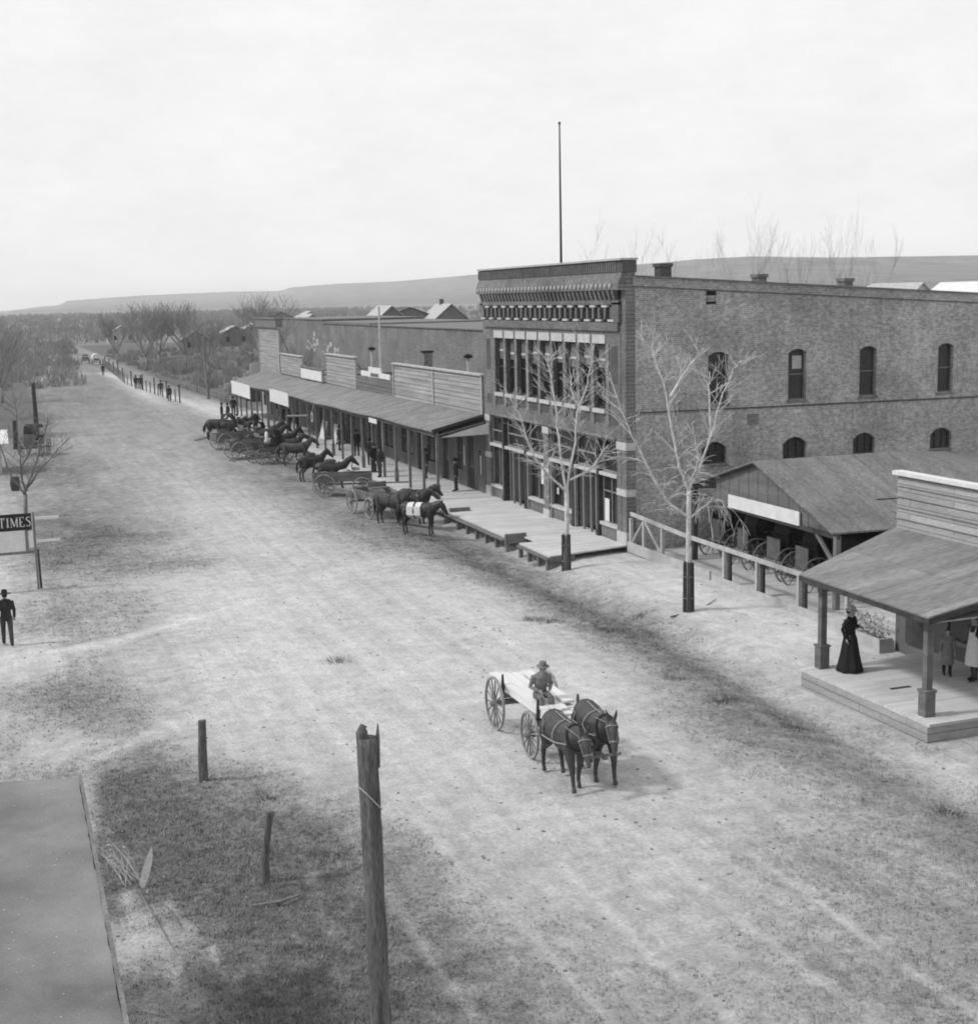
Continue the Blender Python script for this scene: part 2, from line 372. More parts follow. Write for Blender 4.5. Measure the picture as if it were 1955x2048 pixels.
t.links.new(fac, mxn.inputs[0]); t.links.new(dirt, mxn.inputs[2]); t.links.new(grass, mxn.inputs[3])
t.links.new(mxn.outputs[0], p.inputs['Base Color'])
bp = t.nodes.new('ShaderNodeBump'); bp.inputs['Strength'].default_value = .8; bp.inputs['Distance'].default_value = .07
t.links.new(MA('ADD', NZ(7, 8, .7), MA('MULTIPLY', NZ(26, 5, .7), .5)), bp.inputs['Height']); t.links.new(bp.outputs[0], p.inputs['Normal'])
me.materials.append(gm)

# mesa ridge on the skyline: (azimuth deg, elevation slope)
SK = [(-14,-.004),(-4,-.004),(0.51,-0.0025),(1.67,0.0003),(2.75,0.0018),(3.05,0.0045),(5.85,0.0070),(9.32,0.0083),(11.40,0.0082),(11.72,0.0103),(13.51,0.0122),(16.05,0.0131),(19.57,0.0169),(23.30,0.0187),(27.10,0.0222),(28.14,0.0235),(30.42,0.0246),(33.67,0.0223),(39.06,0.0209),(50,.02),(60,.015)]
def slope(az):
    for (a, s), (b, q) in zip(SK, SK[1:]):
        if a <= az <= b: return s+(q-s)*(az-a)/(b-a)
    return 0
hb = MB(); rows = []
az = -14
AZ = []
while az <= 60: AZ.append(az); az += .12
prof = [(.52,-.0), (.62,.10), (.7,.22), (.78,.34), (.84,.5), (.9,.64), (.945,.78), (.965,.97), (1,1), (1.12,1.0), (1.4,.9)]
hv = []
for a in AZ:
    D = 6200-3000*sm(8, 34, a); H = D*slope(a)+10.5
    for j, (d, h) in enumerate(prof):
        gul = (noise.noise(Vector((a*1.3, d*4, 0)))*.5+noise.noise(Vector((a*4.1, d*9, 2)))*.3)
        rr = D*(d+.03*gul*(1 if 0 < j < 7 else 0)); hh = H*(h*(1+.16*gul*(1 if 0 < j < 7 else 0))) 
        if j >= 8: hh += D*.00025*noise.noise(Vector((a*2.5, 1, 7)))
        hv.append((rr*math.sin(R(a)), rr*math.cos(R(a)), hh-3*(j == 0)))
np_ = len(prof)
hf = [(i*np_+j, (i+1)*np_+j, (i+1)*np_+j+1, i*np_+j+1) for i in range(len(AZ)-1) for j in range(np_-1)]
M_hill = mat('mesa_scrub', .15, .03, .018, fine=.09, fineamt=.35, stretch=(1,.4,3))
hb.add(hv, hf); hills = hb.build('hills', M_hill, smooth=True, fix=True); hills['kind'] = 'structure'
# ------------------------------------------------------------------ two-storey brick building
def wall_cells(b, plane, a0, a1, u0, u1, z0, z1, holes):
    """wall in plane x (a=x, u=y) or y (a=y, u=x) built around rectangular holes (u0,u1,z0,z1)"""
    us = sorted(set([u0, u1]+[h[0] for h in holes]+[h[1] for h in holes])); us = [u for u in us if u0 <= u <= u1]
    for ua, ub in zip(us, us[1:]):
        hs = sorted([(h[2], h[3]) for h in holes if h[0] < (ua+ub)/2 < h[1]]); z = z0
        for ha, hb_ in hs+[(z1, z1)]:
            if ha-z > 1e-4:
                if plane == 'x': b.box(a0, a1, ua, ub, z, ha)
                else: b.box(ua, ub, a0, a1, z, ha)
            z = hb_
BB = root('brick_building', 'two-storey brick commercial building with corbelled cornice at the right of the street', 'building', (0,0,0))
FX, YS, YN, XE = 24.0, 50.6, 67.6, 47.0
# front windows layout
WU = [(52.52+i*1.514, 53.69+i*1.514) for i in range(9)]
fh = [(a, b, 5.8, 8.5) for a, b in WU] + [(51.45, 66.85, .2, 4.56)]
b = MB(); wall_cells(b, 'x', FX, FX+.45, YS+.45, YN-.02, .0, 9.3, fh)
b.box(FX+.06, FX+.45, YS+.45, YN-.02, 9.3, 11.9)
b.box(FX+.02, FX+.45, YS-.005, YS+.45, 0, 11.55)   # pressed brick corner pier
b.build('front_wall', M_front, BB)
# side wall, top falls towards the rear
sh = []
SW1 = [(27.76,28.69),(31.55,32.42),(35.07,35.93),(39.11,39.92)]; SW0 = [(27.47,28.63),(31.33,32.48),(34.81,35.92),(38.8,39.93)]
sh += [(a, b_, 5.95, 8.1) for a, b_ in SW1]+[(a, b_, 3.45, 4.38) for a, b_ in SW0]
b = MB(); wall_cells(b, 'y', YS, YS+.4, FX+.45, XE, 0, 9.6, sh)
top = lambda x: 11.28-(x-24.2)*.0607
b.prism([(FX+.45, 9.6), (XE, 9.6), (XE, top(XE)-.42), (FX+.45, top(FX)-.42)], 'y', YS, YS+.4)
for a, b_ in SW1: # segmental arch heads
    for k in range(4):
        f = lambda q: 8.1-.16*(2*q-1)**2
        for q0, q1 in ((k/8, (k+1)/8), (1-(k+1)/8, 1-k/8)):
            b.prism([(a+(b_-a)*q0, f(q0)), (a+(b_-a)*q1, f(q1)), (a+(b_-a)*q1, 8.1), (a+(b_-a)*q0, 8.1)], 'y', YS, YS+.4)
for a, b_ in SW0:
    for k in range(4):
        f = lambda q: 4.38-.27*(2*q-1)**2
        for q0, q1 in ((k/8, (k+1)/8), (1-(k+1)/8, 1-k/8)):
            b.prism([(a+(b_-a)*q0, f(q0)), (a+(b_-a)*q1, f(q1)), (a+(b_-a)*q1, 4.38), (a+(b_-a)*q0, 4.38)], 'y', YS, YS+.4)
b.box(FX+.45, XE, YN-.4, YN, 0, 9.6); b.box(XE, XE+.4, YS, YN, 0, 9.6)
b.build('side_wall', M_side, BB)
b = MB()  # parapet band and coping of the side wall
b.prism([(FX+.35, top(FX+.35)-.42), (XE, top(XE)-.42), (XE, top(XE)-.06), (FX+.35, top(FX+.35)-.06)], 'y', YS-.06, YS+.4)
b.build('parapet', M_side, BB)
b = MB(); b.prism([(FX+.35, top(FX+.35)-.06), (XE, top(XE)-.06), (XE, top(XE)), (FX+.35, top(FX+.35))], 'y', YS-.13, YS+.45)
b.prism([(FX+.45, top(FX+.45)-.47), (XE, top(XE)-.47), (XE, top(XE)-.42), (FX+.45, top(FX+.45)-.42)], 'y', YS-.03, YS+.1)
b.build('coping', M_wood, BB)
b = MB(); b.prism([(24.5, 5.72), (XE, 5.6), (XE, 5.66), (24.5, 5.78)], 'y', YS-.04, YS-.001); b.build('belt_course', M_brickdark, BB)
b = MB(); b.box(29.6,30.15,YS-.012,YS-.002,5.0,5.45); b.build('plaster_patch', M_longbrick, BB)
b = MB(); b.slab([(FX+.45,YS+.4,10.1),(XE,YS+.4,8.9),(XE,YN-.4,8.9),(FX+.45,YN-.4,10.1)], .15); rf = b.build('roof', M_roof, BB)
for i, (cx_, w_, h_, y_) in enumerate(((25.92,.5,.55,50.95),(30.35,.4,.32,50.9),(34.55,.4,.34,50.9))):
    b = MB(); z0 = top(cx_)-.3; b.box(cx_-w_/2, cx_+w_/2, y_-.18, y_+.35, z0-.8, z0+.3+h_-.14); b.box(cx_-w_/2-.05, cx_+w_/2+.05, y_-.23, y_+.4, z0+.3+h_-.14, z0+.3+h_)
    ch = b.build('chimney', M_longbrick if i else M_brickdark, rf); ch['label'] = ('wide dark brick chimney nearest the front','small brick chimney midway along the parapet','small brick chimney farthest from the street')[i]
    if i: b = MB(); b.tube([(cx_-.1,y_,z0+.3+h_),(cx_-.1,y_,z0+.3+h_+.15)], .07); b.build('chimney_pot', M_offw, rf)
b = MB(); b.box(27.66,28.1,YS-.02,YS+.02,10.05,10.67); v_ = b.build('vent', M_dark, BB)
b = MB(); b.box(27.62,28.14,YS-.05,YS-.021,10.62,10.7); b.box(27.66,28.1,YS-.035,YS-.021,10.15,10.4); b.build('vent_lintel', M_longbrick, v_)
# side windows
def side_win(a, b_, z0, z1, blind=0, two=True):
    m_ = MB(); f = .06; y = YS+.2; ym = y-.05
    m_.box(a, a+f, ym, y, z0, z1); m_.box(b_-f, b_, ym, y, z0, z1); m_.box(a+f, b_-f, ym, y, z0, z0+f); m_.box(a+f, b_-f, ym, y, z1-f, z1)
    zm = (z0+z1)/2
    if two: m_.box(a+f, b_-f, ym, y, zm-.03, zm+.03)
    else:
        for q in (.33,.67): m_.box(a+(b_-a)*q-.015, a+(b_-a)*q+.015, ym, y, z0+f, z1-f)
        m_.box(a+f, b_-f, ym+.005, y, zm-.015, zm+.015)
    o = m_.build('window', M_plankd if two else M_woodd, BB)
    m_ = MB(); m_.box(a+f, b_-f, y+.002, y+.02, z0+f, z1-f); m_.build('pane', M_glass, o)
    m_ = MB(); m_.box(a-.06, b_+.06, YS-.06, YS-.003, z0-.09, z0); m_.build('sill', M_longbrick, o)
    if blind: m_ = MB(); m_.box(a+.3, b_-.12, y-.012, y+.001, z1-.85, z1-.3); m_.build('blind', M_offw, o)
    # brick arch rings
    m_ = MB(); r = .16 if two else .27; n = 9
    for k in range(n):
        q0, q1 = k/n-.02*(k==0), (k+1)/n; f2 = lambda q: z1-r*(2*q-1)**2
        A = (a+(b_-a)*q0, f2(q0)); B_ = (a+(b_-a)*q1, f2(q1))
        m_.prism([A, B_, (B_[0]+(B_[0]-(a+b_)/2)*.12, B_[1]+.24), (A[0]+(A[0]-(a+b_)/2)*.12, A[1]+.24)], 'y', YS-.02, YS-.004)
    m_.build('arch', M_side, o)
for i, (a, b_) in enumerate(SW1): side_win(a, b_, 5.95, 8.1, blind=(i == 1))
for a, b_ in SW0: side_win(a, b_, 3.45, 4.38, two=False)
# front upper windows
for i, (a, b_) in enumerate(WU):
    m_ = MB(); x0, x1 = FX+.2, FX+.26; f = .08
    m_.box(x0,x1,a,a+f,5.8,8.5); m_.box(x0,x1,b_-f,b_,5.8,8.5); m_.box(x0,x1,a+f,b_-f,5.8,5.9); m_.box(x0,x1,a+f,b_-f,8.42,8.5); m_.box(x0,x1,a+f,b_-f,7.05,7.12)
    o = m_.build('window', M_woodd, BB)
    m_ = MB(); m_.box(x1+.01,x1+.03,a+f,b_-f,5.9,8.42); m_.build('pane', M_glass, o)
    m_ = MB(); m_.box(x0+.01,x1+.008,a+f,b_-f,7.5+.08*math.sin(i*2.3),8.42); m_.build('blind', M_storef, o)
    m_ = MB(); m_.box(x0-.005,x0+.008,a+f,b_-f,7.78+.08*math.sin(i*1.7),7.88+.08*math.sin(i*1.7)); m_.build('sash_bar', M_stone, o)
    m_ = MB(); m_.box(FX-.09,FX+.2,a-.02,b_+.02,5.62,5.79); m_.build('sill', M_stone, o)
    m_ = MB(); m_.box(FX-.05,FX+.1,a-.06,b_+.06,8.52,8.88); m_.build('lintel', M_stone, o)
    m_ = MB(); m_.box(FX-.002,FX+.05,a+.1,b_-.1,5.2,5.56); m_.build('recessed_panel', M_brickdark, o)
m_ = MB()
for i in range(10):
    y = 52.52-.345+i*1.514 if i else 52.3
    y = 52.35+i*1.514-.17
    m_.box(FX-.06, FX-.001, y-.11, y+.11, 5.15, 8.5)
m_.build('pilasters', M_longbrick, BB)
for ya, yb in ((51.3,51.95),(66.5,67.1)):
    m_ = MB(); m_.box(FX-.008, FX+.02, ya, yb, 6.9, 8.45); m_.build('niche', M_brickdark, BB)
    m_ = MB(); m_.box(FX-.008, FX+.02, ya, yb, 5.2, 5.65); m_.build('niche', M_brickdark, BB)
# frieze with alternating stone blocks
m_ = MB(); m_.box(FX-.1, FX-.001, 51.1, 67.3, 9.05, 9.4); m_.box(FX-.13, FX-.001, 50.95, 51.6, 9.4, 10.2); m_.box(FX-.13, FX-.001, 67.2, 67.55, 9.4, 10.2); m_.box(FX-.13, FX-.001, 50.95, 67.55, 10.12, 10.3)
n = 26; st = (67.15-51.7)/n; wl = MB(); dk = MB(); dk.box(FX-.02, FX+.04, 51.6, 67.2, 9.41, 10.11)  # near-black ground paints the shade between the bars
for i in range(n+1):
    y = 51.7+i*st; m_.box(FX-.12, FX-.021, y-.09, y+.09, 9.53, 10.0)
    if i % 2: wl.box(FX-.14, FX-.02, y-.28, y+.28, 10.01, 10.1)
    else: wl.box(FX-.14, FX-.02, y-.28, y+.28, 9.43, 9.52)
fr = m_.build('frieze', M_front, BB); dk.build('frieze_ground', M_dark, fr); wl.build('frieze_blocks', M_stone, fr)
# corbel table, studs, slab, fluted cap
m_ = MB(); studs_ = []
for i in range(37):
    y = 51.3+i*.443; m_.prism([(FX-.36, 10.72), (FX-.12, 10.3), (FX-.001, 10.3), (FX-.001, 10.72)], 'x', 0, 0) if False else None
    m_.hexa([(FX-.14,y-.1,10.3),(FX-.021,y-.1,10.3),(FX-.021,y+.1,10.3),(FX-.14,y+.1,10.3)], [(FX-.27,y-.1,10.7),(FX-.021,y-.1,10.7),(FX-.021,y+.1,10.7),(FX-.27,y+.1,10.7)])
    studs_.append(y)
cb = m_.build('corbels', M_front, BB); dk = MB(); dk.box(FX-.02, FX+.03, 51.0, 67.5, 10.301, 10.7); dk.build('corbel_ground', M_dark, cb);  # near-black backing paints the shade in the corbel gaps
kn = MB(); kn.ball((0,0,0), (.06,.06,.11), 8); k0 = kn.build('stud', M_stone, cb, smooth=True)
for i, y in enumerate(studs_):
    k_ = k0 if i == 0 else k0.copy()
    if i: COL.objects.link(k_)
    k_.location = (FX-.33, y, 10.86)
m_ = MB(); m_.box(FX-.3, FX+.058, YS-.01, YN+.05, 10.7, 10.95)
m_.hexa([(FX-.3,YS-.02,10.951),(FX+.058,YS-.02,10.951),(FX+.058,YN+.06,10.951),(FX-.3,YN+.06,10.951)], [(FX-.14,YS-.02,11.38),(FX+.058,YS-.02,11.38),(FX+.058,YN+.06,11.38),(FX-.14,YN+.06,11.38)])
m_.build('cornice', M_front, BB)
m_ = MB(); m_.box(FX-.12, FX+.5, YS-.06, YN+.06, 11.39, 11.86); cp = m_.build('cap_band', M_brickdark, BB)
m_ = MB()
for i in range(76): m_.box(FX-.155, FX-.121, 51.1+i*.22, 51.2+i*.22, 11.42, 11.84)
m_.build('fluting', M_front, cp)
m_ = MB(); m_.box(FX-.22, FX+.55, YS-.1, YN+.12, 11.87, 11.95); m_.build('cap', M_offw, BB)
# ground floor shopfront
PX = FX+.38
m_ = MB(); m_.box(FX-.05, FX+.45, 58.78, 59.42, .3, 4.56); m_.build('middle_pier', M_longbrick, BB)
qs = MB()
for z0, z1 in ((.33,.85),(2.34,2.62),(4.24,4.55)):
    qs.box(FX-.03, FX+.42, YS-.06, YS+.86, z0, z1)
    qs.box(FX-.08, FX+.1, 58.72, 59.48, z0 if z0 > .5 else .33, z1 if z0 > .5 else .7)
    qs.box(FX-.03, FX+.1, 66.82, 67.58, z0, z1)
qs.build('quoin_stones', M_stone, BB)
m_ = MB(); m_.box(FX+.1, FX+.5, YS+.5, YN-.4, .05, .3); m_.build('threshold', M_stone, BB)
bays = [(51.45,53.2),(53.45,55.9),(56.15,58.78),(59.42,61.65),(61.95,64.65),(64.95,66.85)]
for i, (a, b_) in enumerate(bays):
    door = i in (1, 4)
    m_ = MB(); m_.box(FX-.04, FX+.12, a, b_, 3.0, 3.14); m_.build('transom_bar', M_stone, BB)
    m_ = MB(); f = .07; x0, x1 = FX+.16, FX+.22
    m_.box(x0,x1,a,a+f,3.14,4.56); m_.box(x0,x1,b_-f,b_,3.14,4.56); m_.box(x0,x1,a+f,b_-f,4.46,4.56); m_.box(x0,x1,a+f,b_-f,3.75,3.82); m_.box(x0,x1,a+f,b_-f,3.14,3.22)
    o = m_.build('transom_window', M_mull, BB); m_ = MB(); m_.box(x1+.01,x1+.03,a+f,b_-f,3.22,4.46); m_.build('pane', M_glass, o)
    if not door:
        m_ = MB(); m_.box(x0,x1,a,a+f,1.0,3.0); m_.box(x0,x1,b_-f,b_,1.0,3.0); m_.box(x0,x1,(a+b_)/2-.03,(a+b_)/2+.03,1.0,3.0); m_.box(x0,x1,a+f,b_-f,2.3,2.35) if i==0 else None
        o = m_.build('shop_window', M_mull, BB); m_ = MB(); m_.box(x1+.01,x1+.03,a+f,b_-f,1.0,3.0); m_.build('pane', M_glass, o)
        m_ = MB(); m_.box(FX-.02,FX+.3,a,b_,.86,.99); m_.build('sill', M_stone, o)
        m_ = MB(); m_.box(FX+.06,FX+.3,a,b_,.3,.86); m_.build('bulkhead', M_plankd if i in (3,) else M_wood, o)
        if i == 0: m_ = MB(); m_.box(x0-.02,x0-.005,52.55,53.0,1.02,2.0); m_.build('poster', M_white, o)
        if i == 2: m_ = MB(); m_.box(x0-.02,x0-.005,58.05,58.3,1.5,1.8); m_.build('poster', M_offw, o)
        if i == 3: m_ = MB(); m_.box(x0-.02,x0-.005,59.75,60.2,1.75,2.75); m_.build('poster', M_white, o)
    else:
        m_ = MB(); m_.box(FX+1.35,FX+1.45,a,b_,.3,3.0); o = m_.build('door', M_woodd, BB); c = (a+b_)/2
        m_ = MB(); m_.box(FX+1.32,FX+1.345,c-.55,c-.08,1.1,2.7); m_.box(FX+1.32,FX+1.345,c+.08,c+.55,1.1,2.7); m_.build('pane', M_glass, o)
        m_ = MB()
        for yy in (a, b_-.08): m_.box(FX+.22,FX+1.34,yy,yy+.08,.3,3.0)
        m_.box(FX+.22,FX+1.34,a,b_,3.0,3.1); m_.box(FX+.05,FX+.14,c+.35,c+.45,.3,3.0); m_.box(FX+.05,FX+.14,c-.45,c-.35,.3,3.0) ; m_.build('entry_reveal', M_mull, o)
        m_ = MB(); m_.box(FX+1.3,FX+1.33,c-.5,c+.5,.4,.95); m_.build('kick_panel', M_offw if i == 1 else M_woodd, o)
for y in (53.32,56.02,61.8,64.8):
    m_ = MB()
    m_.box(FX-.06,FX+.16,y-.11,y+.11,.3,4.56)
    m_.box(FX-.09,FX+.18,y-.14,y+.14,.3,.6); m_.box(FX-.08,FX+.17,y-.13,y+.13,2.85,2.98); m_.build('column', M_iron, BB)
for y in (53.52,55.82,61.58,65.02,58.6): m_ = MB(); m_.box(FX-.03,FX+.1,y-.06,y+.06,.3,3.0); m_.build('jamb_post', M_mull, BB)
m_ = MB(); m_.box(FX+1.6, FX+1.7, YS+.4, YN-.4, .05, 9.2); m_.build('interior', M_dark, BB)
m_ = MB(); m_.box(FX-.1,FX+.0-.001,YS+.9,YN-.7,4.6,4.72); m_.build('string_course', M_longbrick, BB)
# flagpole on its roof
fp = MB(); fp.tube([(25.6,60.9,9.0),(25.62,60.9,18.4)], [.08,.035], 8); o = fp.build('flagpole', M_woodd); tag(o, 'tall bare flagpole rising from the brick building roof', 'flagpole')
fpb = MB(); fpb.ball((25.62,60.9,18.43), .07, 8); fpb.build('finial', M_woodd, o, smooth=True)

# ------------------------------------------------------------------ boardwalk (structure): deck planks, curb timbers, bents
m_ = MB()
def deck(x0, x1, y0, y1, z=.35, th=.06): m_.box(x0, x1, y0, y1, z-th, z)
m_.slab([(21.35,49.95,.35),(24.02,50.58,.35),(24.02,53.3,.35),(21.0,53.3,.35)], .06); m_.slab([(20.25,49.77,.345),(21.35,49.95,.345),(21.0,53.12,.345),(20.25,53.12,.345)], .06)
deck(21.0, 24.35, 53.3, 54.5); deck(20.25, 24.35, 54.5, 131)
bw_ = m_.build('boardwalk', M_deck); bw_['kind'] = 'structure'
m_ = MB()
y = 49.8
m_.box(20.14, 20.3, 49.75, 53.1, .17, .28); m_.box(20.14, 20.3, 54.5, 90, .17, .28); m_.box(20.04,20.138,54.6,61.5,.2,.26)
for y in (50.0,50.9,52.0,53.0,54.6,55.9,57.2,58.5,59.8,61.2,63,65,67,69): m_.box(20.2, 20.36, y-.08, y+.08, -.6, .168)
m_.box(20.15, 21.1, 54.42, 54.6, .1, .5); m_.box(20.3, 21.3, 62.4, 62.65, .36, .52); m_.beam((20.3,49.8,.2),(21.4,49.95,.2),.08,.22)
m_.build('boardwalk_framing', M_wood, bw_)

# ------------------------------------------------------------------ row of stores
def store(name, label, y0, y1, top_, wallm, frontm, openings, depth=11, back=4.4, cap=True, posts=(), roofz=4.2, side=True, fx=FX):
    s = root(name, label, 'store', (fx, y0, 0)); W = y1-y0
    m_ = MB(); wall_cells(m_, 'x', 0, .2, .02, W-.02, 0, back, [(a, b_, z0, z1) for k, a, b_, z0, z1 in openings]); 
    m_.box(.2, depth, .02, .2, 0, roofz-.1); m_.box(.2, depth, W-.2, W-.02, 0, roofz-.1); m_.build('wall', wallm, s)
    m_ = MB(); m_.hexa([(.2,.02,roofz-.1),(depth,.02,roofz-.6),(depth,W-.02,roofz-.6),(.2,W-.02,roofz-.1)], [(.2,.02,roofz),(depth,.02,roofz-.5),(depth,W-.02,roofz-.5),(.2,W-.02,roofz)]); m_.build('roof', M_roof, s)
    if top_:
        m_ = MB(); z = back; k = 0
        while z < top_-.05:
            h = min(.27, top_-z); m_.hexa([(-.05,.02,z),(.1,.02,z),(.1,W-.02,z),(-.05,W-.02,z)], [(-.01,.02,z+h),(.1,.02,z+h),(.1,W-.02,z+h),(-.01,W-.02,z+h)]); z += h; k += 1
        ff = m_.build('false_front', frontm, s)
        if cap:
            m_ = MB(); m_.box(-.16,.2,-.0,W-.0,top_,top_+.09)
            for q in posts: m_.box(-.1,-.052,q-.07,q+.07,back,top_)
            m_.build('trim', M_offw, ff)
        m_ = MB()
        for q in (.6, W/2, W-.6): m_.beam((.14,q,top_-.3),(1.6,q,roofz),.08,.08)
        m_.build('brace', M_wood, ff)
    for k, a, b_, z0, z1 in openings:
        f = .09
        m_ = MB(); m_.box(-.03,.1,a-.06,a+f-.06,z0,z1+.06); m_.box(-.03,.1,b_-f+.06,b_+.06,z0,z1+.06); m_.box(-.03,.1,a+f-.06,b_-f+.06,z1-.02,z1+.06)
        if k == 'window':
            m_.box(-.05,.1,a-.06,b_+.06,z0-.07,z0); m_.box(.02,.06,(a+b_)/2-.025,(a+b_)/2+.025,z0,z1-.02); m_.box(.02,.06,a+.03,b_-.03,(z0+z1)/2-.02,(z0+z1)/2+.02)
            o = m_.build('window', M_wood, s); m_ = MB(); m_.box(.08,.12,a+.03,b_-.03,z0,z1-.02); m_.build('pane', M_glass, o)
        else:
            o = m_.build('door', M_mull, s); m_ = MB(); m_.box(.1,.16,a+.03,b_-.03,z0,z1-.02); m_.build('door_leaf', M_woodd, o); m_ = MB(); m_.box(.085,.098,a+.2,b_-.2,z0+1.1,z1-.3); m_.build('pane', M_glass, o)
    return s
D, Wn = 'door', 'window'
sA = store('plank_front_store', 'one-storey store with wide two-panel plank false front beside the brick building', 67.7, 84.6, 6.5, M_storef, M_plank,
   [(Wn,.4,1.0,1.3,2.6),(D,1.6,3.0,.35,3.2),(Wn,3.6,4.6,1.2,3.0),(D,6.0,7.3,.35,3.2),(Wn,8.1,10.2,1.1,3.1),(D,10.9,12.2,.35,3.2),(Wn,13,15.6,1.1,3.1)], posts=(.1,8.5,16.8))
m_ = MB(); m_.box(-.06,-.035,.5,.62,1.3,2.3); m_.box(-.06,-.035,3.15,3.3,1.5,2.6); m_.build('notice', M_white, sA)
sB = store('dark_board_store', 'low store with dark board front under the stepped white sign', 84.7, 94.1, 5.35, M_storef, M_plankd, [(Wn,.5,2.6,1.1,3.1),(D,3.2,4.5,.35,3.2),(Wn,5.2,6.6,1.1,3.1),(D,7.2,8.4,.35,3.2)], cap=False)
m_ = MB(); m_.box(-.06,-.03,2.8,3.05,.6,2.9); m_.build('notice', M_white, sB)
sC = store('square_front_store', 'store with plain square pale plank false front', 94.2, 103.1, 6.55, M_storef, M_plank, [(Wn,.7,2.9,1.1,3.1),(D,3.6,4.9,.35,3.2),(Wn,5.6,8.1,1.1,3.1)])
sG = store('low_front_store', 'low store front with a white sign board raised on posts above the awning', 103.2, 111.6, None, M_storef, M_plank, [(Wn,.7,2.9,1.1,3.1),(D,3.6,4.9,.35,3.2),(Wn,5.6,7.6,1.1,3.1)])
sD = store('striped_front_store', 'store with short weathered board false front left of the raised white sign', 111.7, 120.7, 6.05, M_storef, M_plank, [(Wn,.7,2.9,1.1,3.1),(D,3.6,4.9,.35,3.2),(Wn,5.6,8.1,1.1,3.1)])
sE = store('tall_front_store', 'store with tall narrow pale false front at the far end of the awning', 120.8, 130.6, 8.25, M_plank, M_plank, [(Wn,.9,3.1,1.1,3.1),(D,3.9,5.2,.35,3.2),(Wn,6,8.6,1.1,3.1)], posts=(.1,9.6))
m_ = MB(); m_.box(-.3,.3,-.02,9.85,8.35,9.05); m_.box(-.4,.4,-.1,9.95,9.05,9.15); m_.build('cornice', M_wood, sE)
# raised white sign on posts, stepped sign with pole
m_ = MB(); m_.box(23.75,23.83,103.5,103.64,4.0,5.4); m_.box(23.75,23.83,111.2,111.34,4.0,5.4); m_.box(23.72,23.86,103.4,111.5,5.3,5.4)
o = m_.build('raised_sign', M_wood); tag(o, 'blank white sign board on two posts above the awning', 'sign'); m_ = MB(); m_.box(23.68,23.745,103.7,111.0,4.45,5.2); m_.build('sign_board', M_white, o)
m_ = MB(); m_.box(23.9,24.0,85.3,92.5,5.45,5.78); m_.box(23.9,24.0,87.4,90.5,5.78,6.1); o = m_.build('stepped_sign', M_white); tag(o, 'stepped white sign board on the dark store front', 'sign'); m_ = MB(); m_.box(23.88,23.899,87.9,89.9,5.5,5.72); m_.build('dark_panel', M_plankd, o)
m_ = MB(); m_.tube([(24.15,88.2,5.0),(24.15,88.2,10.1)], [.1,.07], 8); o = m_.build('white_pole', M_offw); tag(o, 'white painted pole standing behind the stepped sign', 'pole')
# stove pipes on roofs
for x, y, z0, z1, r, lb in ((29,93.5,3.6,6.8,.3,'brick chimney behind the two-panel plank false front'),(29,108.5,3.6,6.7,.13,'stove pipe with dark cap right of the white pole'),(29,84.6,3.6,6.85,.12,'stove pipe with dark cap close to the brick building')):
    m_ = MB()
    if r > .2: m_.box(x-r,x+r,y-r,y+r,z0,z1); o = m_.build('roof_chimney', M_longbrick); m_ = MB(); m_.box(x-r-.08,x+r+.08,y-r-.08,y+r+.08,z1,z1+.12)
    else: m_.tube([(x,y,z0),(x,y,z1)], r, 8); o = m_.build('stove_pipe', M_offw); m_ = MB(); m_.tube([(x,y,z1-.15),(x,y,z1+.02),(x,y,z1+.12)], [.3,.3,.1], 8)
    tag(o, lb, 'chimney'); m_.build('cap', M_dark, o)

# ------------------------------------------------------------------ long awning over the walk
aw = root('street_awning', 'long continuous shingled awning over the boardwalk on many posts', 'awning', (0,0,0))
m_ = MB(); n = 30; Y0, Y1 = 66.8, 128.4
def az_(y): return 3.88-.25*sm(66.8, 100, y)-.22*sm(100,128,y) - .035*math.sin(y*.55)*sm(67,70,y)
for i in range(n):
    a, b_ = Y0+(Y1-Y0)*i/n, Y0+(Y1-Y0)*(i+1)/n
    za, zb = az_(a), az_(b_)
    b1 = 4.5 - .25*sm(67,128,a); b2 = 4.5 - .25*sm(67,128,b_)
    x2 = 23.98; bot = [(20.85,a,za-.07),(x2,a+.9*(i==0),b1-.07),(x2,b_,b2-.07),(20.85,b_,zb-.07)]
    m_.hexa(bot, [(p_[0],p_[1],p_[2]+.07) for p_ in bot])
m_.build('roof', M_awning, aw)
m_ = MB()
for i in range(n):
    a, b_ = Y0+(Y1-Y0)*i/n, Y0+(Y1-Y0)*(i+1)/n; m_.hexa([(20.95,a,az_(a)-.25),(21.05,a,az_(a)-.25),(21.05,b_,az_(b_)-.25),(20.95,b_,az_(b_)-.25)], [(20.95,a,az_(a)-.1),(21.05,a,az_(a)-.1),(21.05,b_,az_(b_)-.1),(20.95,b_,az_(b_)-.1)])
m_.build('fascia', M_woodd, aw)
m_ = MB(); m_.beam((20.85,66.75,3.86),(23.98,67.62,4.46),.09,.16); m_.beam((21.1,67.0,3.55),(23.98,67.2,3.62),.08,.12); m_.build('end_rafter', M_woodd, aw)
m_ = MB(); m_.prism([(21.35,3.5),(23.95,3.55),(23.95,4.1)], 'y', 66.9, 66.95); m_.build('end_board', M_white, aw)
m_ = MB(); m_.slab([(21.0,66.9,3.6),(23.95,67.6,4.1),(23.95,84,4.1),(21.0,84,3.6)], .03); m_.build('ceiling', M_offw, aw)
